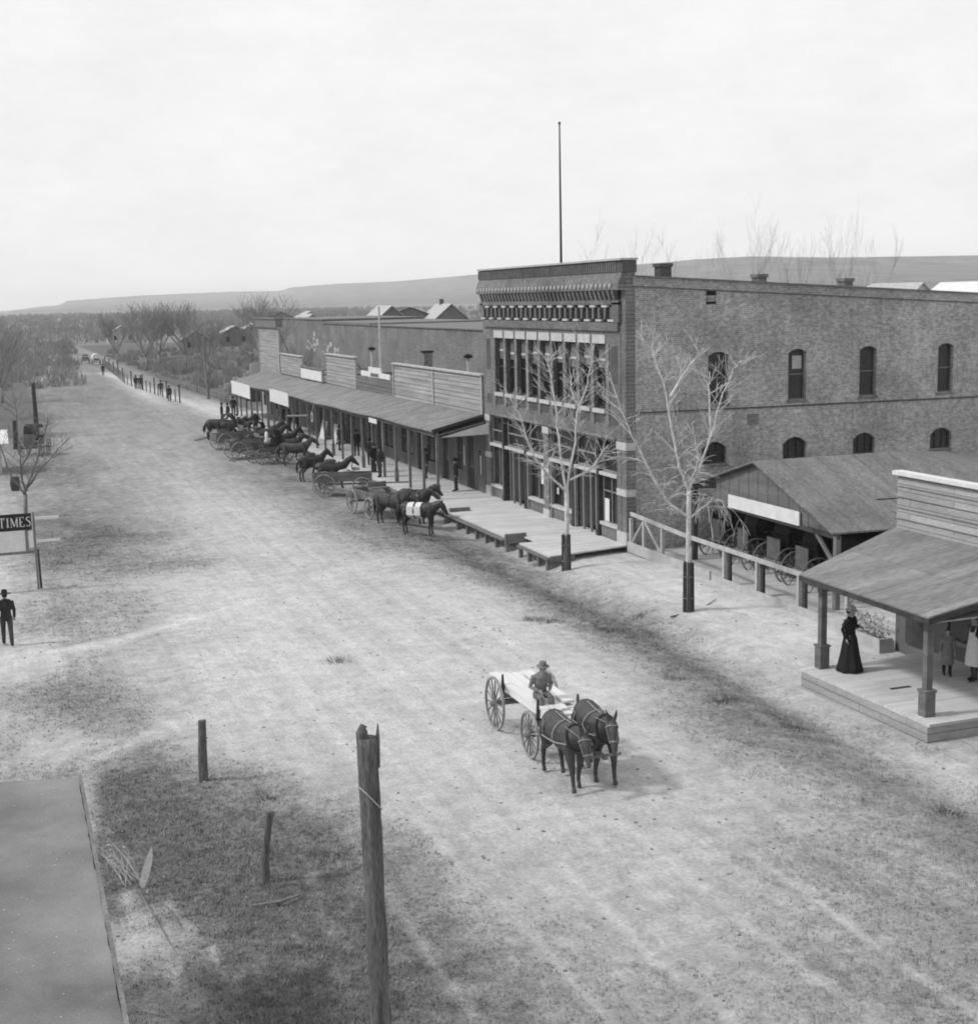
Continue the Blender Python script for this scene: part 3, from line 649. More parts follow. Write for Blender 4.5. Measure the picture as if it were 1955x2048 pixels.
for i in range(25):
    y = 66.85+i*2.53 + .1*math.sin(i*3.1); x = 21.12+.03*math.sin(i*1.3)
    m_ = MB(); m_.box(x-.065,x+.065,y-.065,y+.065,.35,az_(y)-.1); m_.box(x-.095,x+.095,y-.095,y+.095,.35,1.1+.1*math.sin(i)) if i%3==0 else None
    m_.build('post', M_wood, aw)
for lb, y0, y1, z0, z1 in (('large blank white sign hung at the far end of the awning',118.6,128.0,2.35,3.5),('large blank white sign hung from the awning edge nearer the camera',102.4,109.6,2.75,3.75)):
    m_ = MB(); m_.box(20.78,20.84,y0,y1,z0,z1); o = m_.build('hanging_sign', M_white); tag(o, lb, 'sign'); m_ = MB(); m_.box(20.841,20.86,y0+.4,y0+.5,z1,z1+.15); m_.box(20.841,20.86,y1-.5,y1-.4,z1,z1+.15); m_.build('strap', M_iron, o)
m_ = MB(); m_.box(20.78,20.83,77.3,79.0,3.42,3.68); o = m_.build('small_sign', M_white); tag(o, 'small white sign plate on the middle of the awning edge', 'sign')
m_ = MB(); m_.tube([(20.9,96,2.55),(19.9,98.5,2.4)], .09, 8); m_.build
o = m_.build('sign_bar', M_wood); tag(o, 'horizontal sign bar reaching out between awning posts', 'sign')
m_ = MB(); m_.ring((20.7,94.0,2.6), .34, .05, (1,0,0), 18, .1); m_.tube([(20.7,94,2.95),(20.8,93.7,3.5)], .03, 6); o = m_.build('ring_sign', M_offw, smooth=False); tag(o, 'pale round hook-shaped trade sign hanging under the awning', 'sign')
for (y0, y1, z0, z1, lb) in ((100.2,101.8,.5,1.7,'pale notice board leaning left of its twin under the awning'),(96.6,98.0,.45,1.7,'pale notice board leaning right of its twin under the awning')):
    m_ = MB(); m_.hexa([(22.9,y0,z0-.12),(22.95,y0,z0-.12),(22.95,y1,z0-.12),(22.9,y1,z0-.12)],[(23.2,y0,z1),(23.25,y0,z1),(23.25,y1,z1),(23.2,y1,z1)]); o = m_.build('notice_board', M_white); tag(o, lb, 'sign')

# ------------------------------------------------------------------ long brick building behind
lb_ = root('long_brick_building', 'long low dark brick building behind the row of false-front stores', 'building', (42,88,0))
m_ = MB(); m_.box(0,14,0,93.5,0,7.6); m_.box(0,14,93.5,122,0,8.05); m_.build('wall', M_longbrick, lb_)
m_ = MB(); m_.box(-.15,14.1,-.1,69,7.61,7.72); m_.box(-.15,14.1,69.01,93.49,7.61,7.9); m_.box(-.15,14.1,93.4,122.1,8.06,8.2); m_.build('coping', M_wood, lb_)
m_ = MB()
for y, s_ in ((12,1),(33,1.2)): m_.box(2,2+s_*1.3,y,y+s_*1.6,7.72,8.5)
m_.build('chimney', M_brickdark, lb_)
m_ = MB(); m_.box(-.02,-.005,100,112,3.2,6.2); m_.build
for k in range(26):
    y = 84+rnd.random()*22; z = 3.6+rnd.random()*3.0*(1-abs(y-95)/14); s_ = .3+rnd.random()*.7
    m_.box(-.03-.001*k,-.004,y,y+s_*1.4,z,z+s_*.6)
m_.v = m_.v[8:]; m_.f = [tuple(i-8 for i in f) for f in m_.f[6:]]
m_.build('plaster_remains', M_offw, lb_)
# ------------------------------------------------------------------ fence with gate truss
fn = root('white_rail_fence', 'white rail fence with base boards along the wagon yard', 'fence', (0,0,0))
m_ = MB()
m_.beam((24.15,50.5,1.66),(24.1,45.5,1.5),.07,.15); m_.beam((24.1,45.5,1.5),(24.0,31.9,1.46),.07,.15); m_.build('top_rail', M_offw, fn)
for y in (50.4,49.2,47.6,42.75,40.5,37.9,35.2): 
    z = 1.42+.02*(y-40)/3; m_ = MB(); m_.box(24.06,24.18,y-.07,y+.07,0,z); m_.build('post', M_offw, fn)
m_ = MB(); m_.beam((24.12,50.3,.5),(24.12,49.3,1.5),.05,.07); m_.beam((24.12,49.1,1.5),(24.12,47.8,.5),.06,.09); m_.build('brace', M_offw, fn)
m_ = MB(); m_.box(23.98,24.05,43.6,50.5,.1,.52); m_.box(24.0,24.05,33.0,43.5,.02,.42); m_.build('base_board', M_offw, fn)
m_ = MB(); m_.box(24.06,24.2,40.3,40.6,.0,1.35); m_.build
for y in (42.6,40.35,37.75): m_ = MB(); m_.box(24.19,24.3,y-.08,y+.08,0,1.3); m_.build('backing_post', M_woodd, fn)

# ------------------------------------------------------------------ open wagon shed
sh_ = root('wagon_shed', 'open-fronted wagon shed with gable roof against the brick side wall', 'shed', (0,0,0))
GX, XB = 25.5, 31.4; ya, yr, ye = 47.5, 42.8, 37.75; zr, ze, zl = 4.55, 2.72, 3.12
m_ = MB(); m_.slab([(GX-.25,ye,ze),(XB+4,ye,ze-.1),(XB,yr,zr),(GX-.25,yr,zr)][::1], .06); m_.build('roof', M_shedroof, sh_)
m_ = MB(); m_.slab([(GX-.25,yr,zr-.003),(XB,yr,zr-.003),(XB+.5,50.5,2.2),(GX-.25,ya+.6,zl-.12)], .06); m_.build('roof', M_shedroof, sh_)
m_ = MB(); m_.slab([(XB+.02,yr,zr),(XB+4.05,ye,ze-.1),(XB+9,ye+1,ze-.3),(XB+8.5,50.4,3.3)], .06); m_.build('rear_roof', M_shedroof, sh_)
for x in (26.4,27.9,29.4,30.9):
    m_ = MB(); m_.beam((x+.02*math.sin(x*9),yr-.05,zr+.012),(x,ye+.03,ze-.02-.1*(x-GX)/9+.032),.035,.025); m_.build('roof_batten', M_wood, sh_)
m_ = MB(); m_.beam((28.2,39.55,3.385),(32.5,39.5,3.33),.02,.03); m_.build('roof_seam', M_woodd, sh_)
m_ = MB(); yy = ye+.15; k = 0; r2 = random.Random(3)
while yy < 45.7:
    w_ = .28+r2.random()*.1; y1 = min(yy+w_, 45.9)
    zt = lambda y: (zr-(yr-y)*(zr-ze)/(yr-ye) if y < yr else zr-(y-yr)*(zr-zl)/(ya-yr))-.1
    zb = 2.62; x = GX-.012*(k % 2)
    if zt(yy) > zb and zt(y1) > zb: m_.add([(x,yy,zb),(x+.03,yy,zb),(x+.03,y1-.012,zb),(x,y1-.012,zb),(x,yy,zt(yy)),(x+.03,yy,zt(yy)),(x+.03,y1-.012,zt(y1)),(x,y1-.012,zt(y1))],[(0,3,2,1),(4,5,6,7),(0,1,5,4),(1,2,6,5),(2,3,7,6),(3,0,4,7)])
    yy = y1; k += 1
m_.build('gable_boards', M_plankd, sh_)
m_ = MB(); m_.beam((GX,ye,2.56),(GX,46,2.62),.12,.16); m_.beam((GX-.1,yr,zr-.1),(GX-.1,ya+.5,zl-.1),.1,.14); m_.build('beam', M_woodd, sh_)
for x, y, h in ((GX,ye+.1,2.6),(GX,47.54,3.0),(31,ye+.1,2.6),(28,ye+.1,2.6)):
    m_ = MB(); m_.box(x-.09,x+.09,y-.09,y+.09,0,h); m_.build('post', M_woodd if y > 40 else M_wood, sh_)
m_ = MB(); m_.beam((GX,ye+.1,1.5),(GX,ye+1.3,2.5),.09,.12); m_.beam((GX,47.5,2.0),(GX,46.6,2.9),.08,.1); m_.build('brace', M_wood, sh_)
m_ = MB(); m_.box(30.8,30.9,ye,50.4,0,2.5); m_.box(27.5,31,ye+.1,ye+.16,0,2.5); m_.box(27.9,30.8,50.38,50.5,0,1.5); m_.build('back_wall_and_shade', M_dark, sh_)  # shed's inner shade painted near-black; low panel is the shade line on brick
m_ = MB(); m_.box(GX-.11,GX-.06,39.95,44.75,2.62,3.1); o = m_.build('shed_sign', M_white); tag(o, 'long blank white sign board on the wagon shed gable', 'sign')
m_ = MB()
for y in (40.6,44.1): m_.box(GX-.06,GX-.025,y-.04,y+.04,2.64,3.08)
m_.build('batten', M_wood, o)

# ------------------------------------------------------------------ wheels and buggies
def wheel(parent, c, r, w=.05, rimm=None, name='wheel', spokes=12, axis_=(0,1,0), ph=0):
    m_ = MB(); m_.ring(c, r, w, axis_, 26, .05); o = m_.build(name, rimm or M_rim, parent)
    m_ = MB(); C = Vector(c); ax = Vector(axis_).normalized(); a0 = Vector((0,0,1)); b0 = ax.cross(a0)
    for k in range(spokes):
        a = 2*math.pi*k/spokes+ph; d = a0*math.cos(a)+b0*math.sin(a); m_.tube([C+d*.07, C+d*(r-.04)], [.022,.016], 6)
    m_.build('spokes', M_wood, o); m_ = MB(); m_.tube([C-ax*.12, C-ax*.05, C+ax*.05, C+ax*.12], [.05,.085,.085,.05], 10); m_.build('hub', M_wood, o)
    return o
def buggy(loc, rz, label, top_=True, group='buggies parked in the wagon shed', panel=M_buggy, rimm=M_rimd, h=1.0):
    s = root('buggy', label, 'buggy', loc, rz, group)      # forward = +x
    for x, r in ((-.75,.68),(.85,.56)):
        for y in (-.72,.72): wheel(s, (x,y,r), r, .045, rimm, ph=x*y)
    m_ = MB(); m_.tube([(-.75,-.7,.6),(-.75,.7,.6)], .025, 6); m_.tube([(.85,-.7,.52),(.85,.7,.52)], .025, 6); m_.beam((-.75,0,.6),(.85,0,.55),.06,.05)
    m_.tube([(-.75,-.4,.7),(-.75,0,.85),(-.75,.4,.7)], .03, 6); m_.build('running_gear', M_rimd, s)
    m_ = MB(); m_.box(-.95,.95,-.42,.42,.8,.86); m_.box(-.95,.95,-.42,-.39,.86,1.08); m_.box(-.95,.95,.39,.42,.86,1.08); m_.box(-.95,-.91,-.39,.39,.86,1.08); m_.build('body', panel, s)
    m_ = MB(); m_.box(-.25,.25,-.42,.42,1.09,1.28); m_.hexa([(-.3,-.4,1.28),(-.22,-.4,1.28),(-.22,.4,1.28),(-.3,.4,1.28)],[(-.42,-.42,1.72),(-.36,-.42,1.72),(-.36,.42,1.72),(-.42,.42,1.72)]); m_.build('seat', M_leatherd, s)
    m_ = MB(); m_.hexa([(.92,-.42,1.0),(.96,-.42,1.0),(.96,.42,1.0),(.92,.42,1.0)],[(1.06,-.42,1.4),(1.1,-.42,1.4),(1.1,.42,1.4),(1.06,.42,1.4)]); m_.build('dashboard', M_leatherd, s)
    m_ = MB(); m_.box(-1.0,-.955,-.42,.42,.85,.68+h); m_.build('tail_panel', panel, s); m_ = MB(); m_.box(-1.04,-.94,-.55,.55,.74,.81); m_.build('tail_rail', M_wood, s)
    if top_:
        m_ = MB(); pts = [(-.62,1.2),(-.7,1.7),(-.55,2.12),(.0,2.25),(.5,2.15),(.62,1.98)]
        for (xa, za), (xb, zb) in zip(pts, pts[1:]): m_.hexa([(xa,-.5,za),(xb,-.5,zb),(xb,.5,zb),(xa,.5,za)],[(xa,-.5,za+.03),(xb,-.5,zb+.03),(xb,.5,zb+.03),(xa,.5,za+.03)])
        m_.build('folding_top', M_leatherd, s)
    m_ = MB(); m_.tube([(.9,-.35,.6),(2.0,-.3,.5),(2.8,-.28,.35)], .025, 6); m_.tube([(.9,.35,.6),(2.0,.3,.5),(2.8,.28,.35)], .025, 6); m_.build('shafts', M_rimd, s)
    return s
bl = ['buggy parked farthest left in the shed beside the brick wall','buggy parked second from the brick wall with tall square tail panel','buggy parked third from the brick wall with low tail panel','buggy parked fourth from the brick wall nearest the porch roof','buggy parked nearest the shed corner post, half hidden by the porch roof']
b1 = buggy((27.55,47.7,.02), R(4), bl[0], h=.95, rimm=M_wood)  # paler rim colour paints in the light catching the wheels
for lb2, x, y, rz in ((bl[1],27.35,45.3,-3),(bl[2],27.3,43.1,2),(bl[3],27.2,41.0,-2),(bl[4],27.5,39.2,3)): dup(b1, (x,y,.02), R(rz), lb2)

# ------------------------------------------------------------------ store with porch at the right
ps = root('porch_store', 'store with plank false front and sloping porch roof at the right edge', 'store', (0,0,0))
m_ = MB(); wall_cells(m_, 'x', 24.2, 24.4, 12, 32.9, 0, 3.7, [(31.45,32.3,.45,2.5),(28.2,30.6,1.0,2.7),(26.6,27.6,.45,2.6)]); m_.box(24.4,34,32.7,32.9,0,3.7); m_.build('wall', M_storef, ps)
m_ = MB(); z = 3.7
while z < 5.2: m_.hexa([(24.12,12,z),(24.3,12,z),(24.3,32.88,z),(24.12,32.88,z)],[(24.17,12,z+.3),(24.3,12,z+.3),(24.3,32.88,z+.3),(24.17,32.88,z+.3)]); z += .31
ff = m_.build('false_front', M_plank, ps); m_ = MB(); m_.box(24.02,24.35,12,32.98,5.26,5.37); m_.build('cap_board', M_white, ff)
m_ = MB(); m_.box(24.4,34,12,32.8,3.7,3.8); m_.build('roof', M_roof, ps)
q = [(19.95,25.9,2.98),(24.12,25.9,3.72),(24.12,32.95,3.72),(19.95,31.33,3.02)]
m_ = MB(); m_.slab(q, .04); pr_ = m_.build('porch_roof', M_porch, ps)
m_ = MB(); m_.beam((19.97,25.88,2.87),(19.97,31.35,2.91),.05,.14); m_.beam((20.02,25.93,2.87),(24.1,25.93,3.6),.05,.14); m_.build('fascia', M_woodd, pr_)
m_ = MB(); m_.slab([(20.05,26.0,2.82),(24.1,26.0,2.84),(24.1,32.2,2.84),(20.05,31.3,2.82)], .03); m_.build('porch_ceiling', M_offw, pr_)
m_ = MB(); m_.beam((20.0,12,2.7),(20.0,12.1,2.7),.02,.02); 
for x, y in ((20.47,31.0),(20.32,26.36)):
    m_ = MB(); m_.box(x-.085,x+.085,y-.085,y+.085,.45,2.85); m_.box(x-.14,x+.14,y-.14,y+.14,.45,1.05); m_.box(x-.165,x+.165,y-.165,y+.165,1.05,1.1); m_.build('porch_post', M_plankd, ps)
m_ = MB(); m_.box(19.95,24.2,25.75,31.2,.38,.45); dk_ = m_.build('porch_deck', M_deck, ps)
m_ = MB(); m_.box(19.93,20.05,25.8,31.15,-.15,.375); m_.box(20.05,24.2,25.8,25.9,-.1,.375); m_.build('skirt_board', M_plank, dk_)
m_ = MB(); m_.box(20.9,21.5,28.5,28.62,.452,.462); m_.build('dark_strip', M_woodd, dk_)  # thin darker strip lying on the deck
m_ = MB(); m_.box(24.13,24.23,31.4,32.35,.45,2.6); dr = m_.build('door', M_woodd, ps); m_ = MB(); m_.box(24.1,24.128,31.6,32.15,1.4,2.4); m_.build('pane', M_glass, dr)
m_ = MB(); m_.box(24.25,24.3,28.2,30.6,1.0,2.7); wd = m_.build('window', M_glass, ps); m_ = MB(); m_.box(24.15,24.24,28.1,30.7,.88,.99); m_.box(24.15,24.24,29.36,29.44,1.0,2.7); m_.box(24.15,24.24,28.1,28.19,1.0,2.7); m_.build('frame', M_mull, wd)
m_ = MB(); m_.box(24.25,24.3,26.6,27.6,.45,2.6); m_.build('doorway', M_dark, ps)
# hollow gate bar inside, a pale trough and heap of brush beside the fence
m_ = MB(); m_.box(23.55,23.62,32.75,34.9,.06,.5); m_.box(24.0,24.06,32.75,34.9,.06,.42); m_.box(23.62,24.0,34.84,34.9,.06,.5); m_.box(23.62,24.0,32.75,32.81,.06,.5); o = m_.build('plank_trough', M_offw); tag(o, 'pale plank trough at the end of the rail fence', 'trough')
m_ = MB(); r3 = random.Random(5)
for k in range(420):
    x, y = 23.66+r3.random()*.34, 32.85+r3.random()*1.95; z = .3+r3.random()**1.5*.75; a = r3.random()*6.3; l = .05+r3.random()*.07
    m_.add([(x,y,z),(x+l*math.cos(a),y+l*math.sin(a),z+l*.5),(x+l*math.cos(a+1),y+l*math.sin(a+1),z+l*.9),(x-.02,y,z+.06)],[(0,1,2,3)])
for k in range(14):
    x, y = 23.8, 32.95+k*.13; m_.tube([(x,y,.1),(x+r3.uniform(-.15,.15),y+r3.uniform(-.1,.1),.95)], .008, 4)
o = m_.build('potted_brush', M_offw); tag(o, 'tangle of pale brush heaped in the plank trough', 'brush')

# ------------------------------------------------------------------ TIMES sign stand, left
ts = root('newspaper_sign', 'black and white signboard lettered TIMES on a post at the left edge', 'sign', (1.05,53.9,0))
m_ = MB(); m_.box(-3.6,-.02,-.05,.05,2.3,2.92); m_.build('black_board', M_sign, ts)
m_ = MB(); m_.box(-3.6,-.28,-.045,.05,1.5,2.295); m_.box(-.17,.0,-.045,.05,1.62,2.25); m_.build('white_board', M_white, ts)
m_ = MB(); m_.box(-3.6,.02,-.06,.06,1.4,1.5); m_.box(-.28,-.17,-.06,.06,1.5,2.3); m_.box(-3.6,-3.48,-.06,.06,0,1.4); m_.box(.03,.1,-.05,.05,.0,2.95); m_.build('frame', M_wood, ts)
m_ = MB(); zb, zt, yf = 2.43, 2.8, -.065
def st_(x0, x1, za, zc_): m_.box(x0, x1, yf, -.051, za, zc_)
def dg_(x0, z0, x1, z1, w_): m_.add([(x0-w_/2,yf,z0),(x0+w_/2,yf,z0),(x1+w_/2,yf,z1),(x1-w_/2,yf,z1),(x0-w_/2,-.051,z0),(x0+w_/2,-.051,z0),(x1+w_/2,-.051,z1),(x1-w_/2,-.051,z1)],[(0,1,2,3),(7,6,5,4),(0,4,5,1),(1,5,6,2),(2,6,7,3),(3,7,4,0)])
ser = lambda x, w_: (st_(x-w_, x+w_, zb, zb+.02), st_(x-w_, x+w_, zt-.02, zt))
X0 = -1.17
st_(X0, X0+.2, zt-.028, zt); st_(X0+.08, X0+.125, zb, zt-.028); st_(X0+.05, X0+.155, zb-.001, zb+.02); st_(X0, X0+.018, zt-.09, zt-.028); st_(X0+.182, X0+.2, zt-.09, zt-.028)
st_(X0+.285, X0+.33, zb, zt); ser(X0+.307, .045)
x = X0+.42; st_(x, x+.018, zb, zt); dg_(x+.02, zt, x+.12, zb+.02, .045); dg_(x+.12, zb+.02, x+.215, zt, .02); st_(x+.2, x+.245, zb, zt); ser(x+.009, .03); ser(x+.222, .04)
x = X0+.72; st_(x+.01, x+.055, zb, zt); st_(x, x+.17, zt-.022, zt-.0005); st_(x, x+.18, zb+.0005, zb+.022); st_(x+.056, x+.12, 2.605, 2.625); st_(x+.155, x+.17, zt-.08, zt-.022); st_(x+.165, x+.18, zb+.022, zb+.09)
x = X0+.96; S_ = [(x+.15,2.75),(x+.12,2.785),(x+.07,2.79),(x+.025,2.755),(x+.02,2.7),(x+.06,2.655),(x+.11,2.62),(x+.145,2.57),(x+.145,2.5),(x+.105,2.45),(x+.055,2.44),(x+.01,2.49)]
m_.tube([(a_, yf+.004, c_) for a_, c_ in S_], [.012,.012,.014,.018,.021,.023,.023,.022,.019,.014,.012,.013], 6)
m_.build('lettering', M_letter, ts)
for z, lb in ((2.72,'upper of two pale boards sticking out right of the lettered sign'),(1.86,'lower of two pale boards sticking out right of the lettered sign')):
    m_ = MB(); m_.box(1.18,2.02,53.8,53.86,z-.05,z+.05); m_.box(1.16,1.2,53.78,53.88,z-.07,z+.07); o = m_.build('pale_board', M_white); tag(o, lb, 'sign')
m_ = MB(); m_.tube([(1.22,54.1,0),(1.2,54.1,1.5)], [.05,.04], 7); o = m_.build('thin_post', M_woodd); tag(o, 'thin dark post standing under the boards of the lettered sign', 'post')
o = MB(); o.lathe([(.22,0),(.27,.25),(.28,.4),(.27,.6),(.22,.82)], 14); o = o.build('barrel', M_woodd); o.location = (.87,84.5,0); tag(o, 'dark barrel near the small whitewashed shed at left', 'barrel')
# small whitewashed shed and dark wagon on the left far side
o_ = root('small_white_shed', 'small whitewashed shed cut off by the left edge', 'shed', (0,0,0))
m_ = MB(); m_.box(-3.6,.25,93.4,97.4,0,2.0); m_.build('wall', M_offw, o_); m_ = MB(); m_.slab([(-4,93.1,2.0),(.75,93.1,2.0),(.75,95.4,2.7),(-4,95.4,2.7)], .08); m_.slab([(-4,95.4,2.69),(.75,95.4,2.69),(.75,97.7,2.0),(-4,97.7,2.0)], .08); m_.build('roof', M_white, o_); m_ = MB(); m_.box(.2,.26,94.3,95.2,0,1.7); m_.build('door', M_woodd, o_)
# ------------------------------------------------------------------ foreground awning roof, bottom left
fr_ = root('foreground_awning', 'flat felt-covered awning roof filling the bottom left corner', 'awning', (0,0,0))
r9 = random.Random(6); m_ = MB(); ed = [(.74+.06*i/60+r9.uniform(-.012,.012), 7.5+13.4*i/60) for i in range(61)]; ed2 = [(.8-5.8*i/20, 20.9+1.4*i/20+r9.uniform(-.02,.02)) for i in range(1,21)]
m_.prism(ed+ed2+[(-5,7.5)], 'z', 3.4, 3.5); m_.build('roof', M_fgroof, fr_)
m_ = MB()
for k in range(160):
    x, y = r9.uniform(-.6,.7), r9.uniform(11,20.6); q_ = r9.uniform(.004,.013); m_.ball((x,y,3.503), (q_,q_*1.3,q_*.6), 5)
gr_ = m_.build('grit', M_offw, fr_); gr_['kind'] = 'stuff'
m_ = MB(); m_.beam((.77,7.5,3.44),(.83,20.95,3.44),.05,.16); m_.build('fascia', M_wood, fr_)
m_ = MB(); m_.box(-5,-.55,7.5,17.6,3.5,3.62); m_.build('raised_felt', M_fgroof, fr_)
for y in (12,16.5,20.6): m_ = MB(); m_.box(.5,.64,y-.07,y+.07,0,3.4); m_.build('post', M_wood, fr_)
# ------------------------------------------------------------------ poles and stakes
def rough_pole(pts, rad, n=18, seed=0, amp=.06):
    m_ = MB(); P2 = []; R2 = []; k = 40
    for i in range(k+1):
        t_ = i/k*(len(pts)-1); j = min(int(t_), len(pts)-2); f = t_-j
        P2.append(Vector(pts[j]).lerp(Vector(pts[j+1]), f)); R2.append(rad[j]*(1-f)+rad[j+1]*f)
    m_.tube(P2, R2, n)
    vs = []
    for i, v in enumerate(m_.v):
        r_ = i//n; c = P2[r_]; d = Vector(v)-c; q_ = noise.noise(Vector((d.x*30+seed, d.y*30, v[2]*1.6)))*amp*2 + noise.noise(Vector((d.x*60, d.y*60+seed, v[2]*6)))*amp
        vs.append(tuple(c+d*(1+q_)))
    m_.v = vs; return m_
m_ = rough_pole([(3.11,12,0),(3.09,12,1.5),(3.065,12,3.75),(3.05,12,5.2),(3.03,12,6.5)], [.112,.105,.096,.092,.094], seed=2, amp=.09)
o = m_.build('telegraph_pole', M_pole, smooth=True); tag(o, 'thick weathered pole with broken top nearest the camera', 'pole')
m_ = MB(); m_.tube([(3.12,12.0,6.2),(3.13,12,6.45),(3.14,12,6.62)], [.028,.024,.006], 7); m_.tube([(2.99,12,6.44),(2.985,12,6.56),(3.0,12,6.62),(3.03,12,6.6)], [.06,.055,.03,.01], 8); m_.build('splinter', M_pole, o)
m_ = MB(); m_.tube([(2.92,11.93,6.06),(2.98,11.88,6.0),(3.06,11.89,5.9),(3.14,11.96,5.8)], .007, 5); m_.build('wire', M_offw, o)
m_ = rough_pole([(3.8,29.95,-.1),(3.81,29.95,.7),(3.84,29.95,1.4)], [.105,.1,.085], seed=8, amp=.1); o = m_.build('stub_post', M_pole, smooth=True); tag(o, 'short dark upright post standing in the street left of the thick pole', 'post')
m_ = rough_pole([(4.05,23.96,-.1),(4.06,23.96,.5),(4.12,23.96,.9),(4.2,23.96,1.36)], [.085,.07,.06,.065], seed=4, amp=.2); o = m_.build('leaning_stake', M_pole, smooth=True); tag(o, 'crooked dark stake in the weeds just left of the thick pole', 'stake')
m_ = rough_pole([(3.32,122,0),(3.3,122,2.2),(3.27,122,4.3)], [.2,.17,.15], seed=4, amp=.05); o = m_.build('street_pole', M_woodd, smooth=True); tag(o, 'leaning dark pole beside the street at far left', 'pole')
m_ = rough_pole([(1.42,110,0),(1.45,110,2.15)], [.22,.18], seed=5, amp=.05); o = m_.build('street_pole', M_woodd, smooth=True); tag(o, 'shorter dark pole left of the leaning street pole', 'pole')
m_ = rough_pole([(22.7,156,0),(22.6,156,3.0),(22.4,156,7.0)], [.16,.14,.1], seed=5, amp=.05); o = m_.build('street_pole', M_wood, smooth=True); tag(o, 'pale slim pole beyond the far end of the awning', 'pole')
# pale board and brush in the weeds
m_ = MB(); q = [(0,0),(.05,.05),(.085,.25),(.085,.45),(.06,.64),(.01,.78),(-.03,.6),(-.06,.36),(-.06,.12)]
m_.prism(q, 'y', -.012, .012); o = m_.build('pale_board', M_offw); o.location = (1.9,24.6,.0); o.rotation_euler = (R(-20),R(14),R(-14)); tag(o, 'small pale tapered board standing in dark weeds at lower left', 'board')
m_ = MB(); r4 = random.Random(9)
for k in range(17):
    (x, y, h) = r4.choice(((1.27,25.8,.5),(1.58,25.9,.52),(1.73,25.5,.5),(1.45,25.4,.4))); x += r4.uniform(-.12,.12); y += r4.uniform(-.15,.15); h *= r4.uniform(.5,1.1)
    p0 = Vector((1.85+r4.uniform(-.25,.1),25.0+r4.uniform(-.2,.3),0)); md = (p0+Vector((x,y,h)))/2+Vector((r4.uniform(-.06,.06),r4.uniform(-.06,.06),.05)); m_.tube([p0,md,(x,y,h)], [.006,.005,.002], 4)
    for q_ in range(r4.choice((0,0,2,7))): m_.ball((x+r4.uniform(-.06,.06), y+r4.uniform(-.06,.06), h+r4.uniform(-.05,.05)), r4.uniform(.01,.035), 5)
o = m_.build('dry_weed_stalks', M_offw); tag(o, 'tangle of dry pale weed stalks with white seed heads beside the pale board', 'weed')
for (pts, lb) in (([(1.84,24.5,.04),(1.99,23.1,.05),(2.18,21.66,.03)],'longer thin pale branch lying in the dark weeds'),([(2.17,23.8,.04),(2.3,23.1,.06),(2.36,22.62,.03)],'shorter thin pale branch lying in the dark weeds')):
    m_ = MB(); m_.tube(pts, [.009,.014,.005], 6); m_.tube([pts[1], (pts[1][0]+.2, pts[1][1]-.3, .08)], [.008,.003], 5); o = m_.build('fallen_branch', M_wood); tag(o, lb, 'branch')
m_ = MB(); m_.tube([(3.64,23.04,.04),(4.13,22.97,.06),(4.51,23.12,.05)], [.02,.032,.012], 7); o = m_.build('fallen_branch', M_wood); tag(o, 'short pale log beside the crooked stake', 'log')
m_ = MB(); m_.tube([(20.2,39.3,.12),(21.3,39.5,.16),(22.6,40.6,.22)], [.03,.03,.012], 6); o = m_.build('fallen_branch', M_bark2); tag(o, 'bent grey branch lying at the foot of the guarded tree', 'branch')
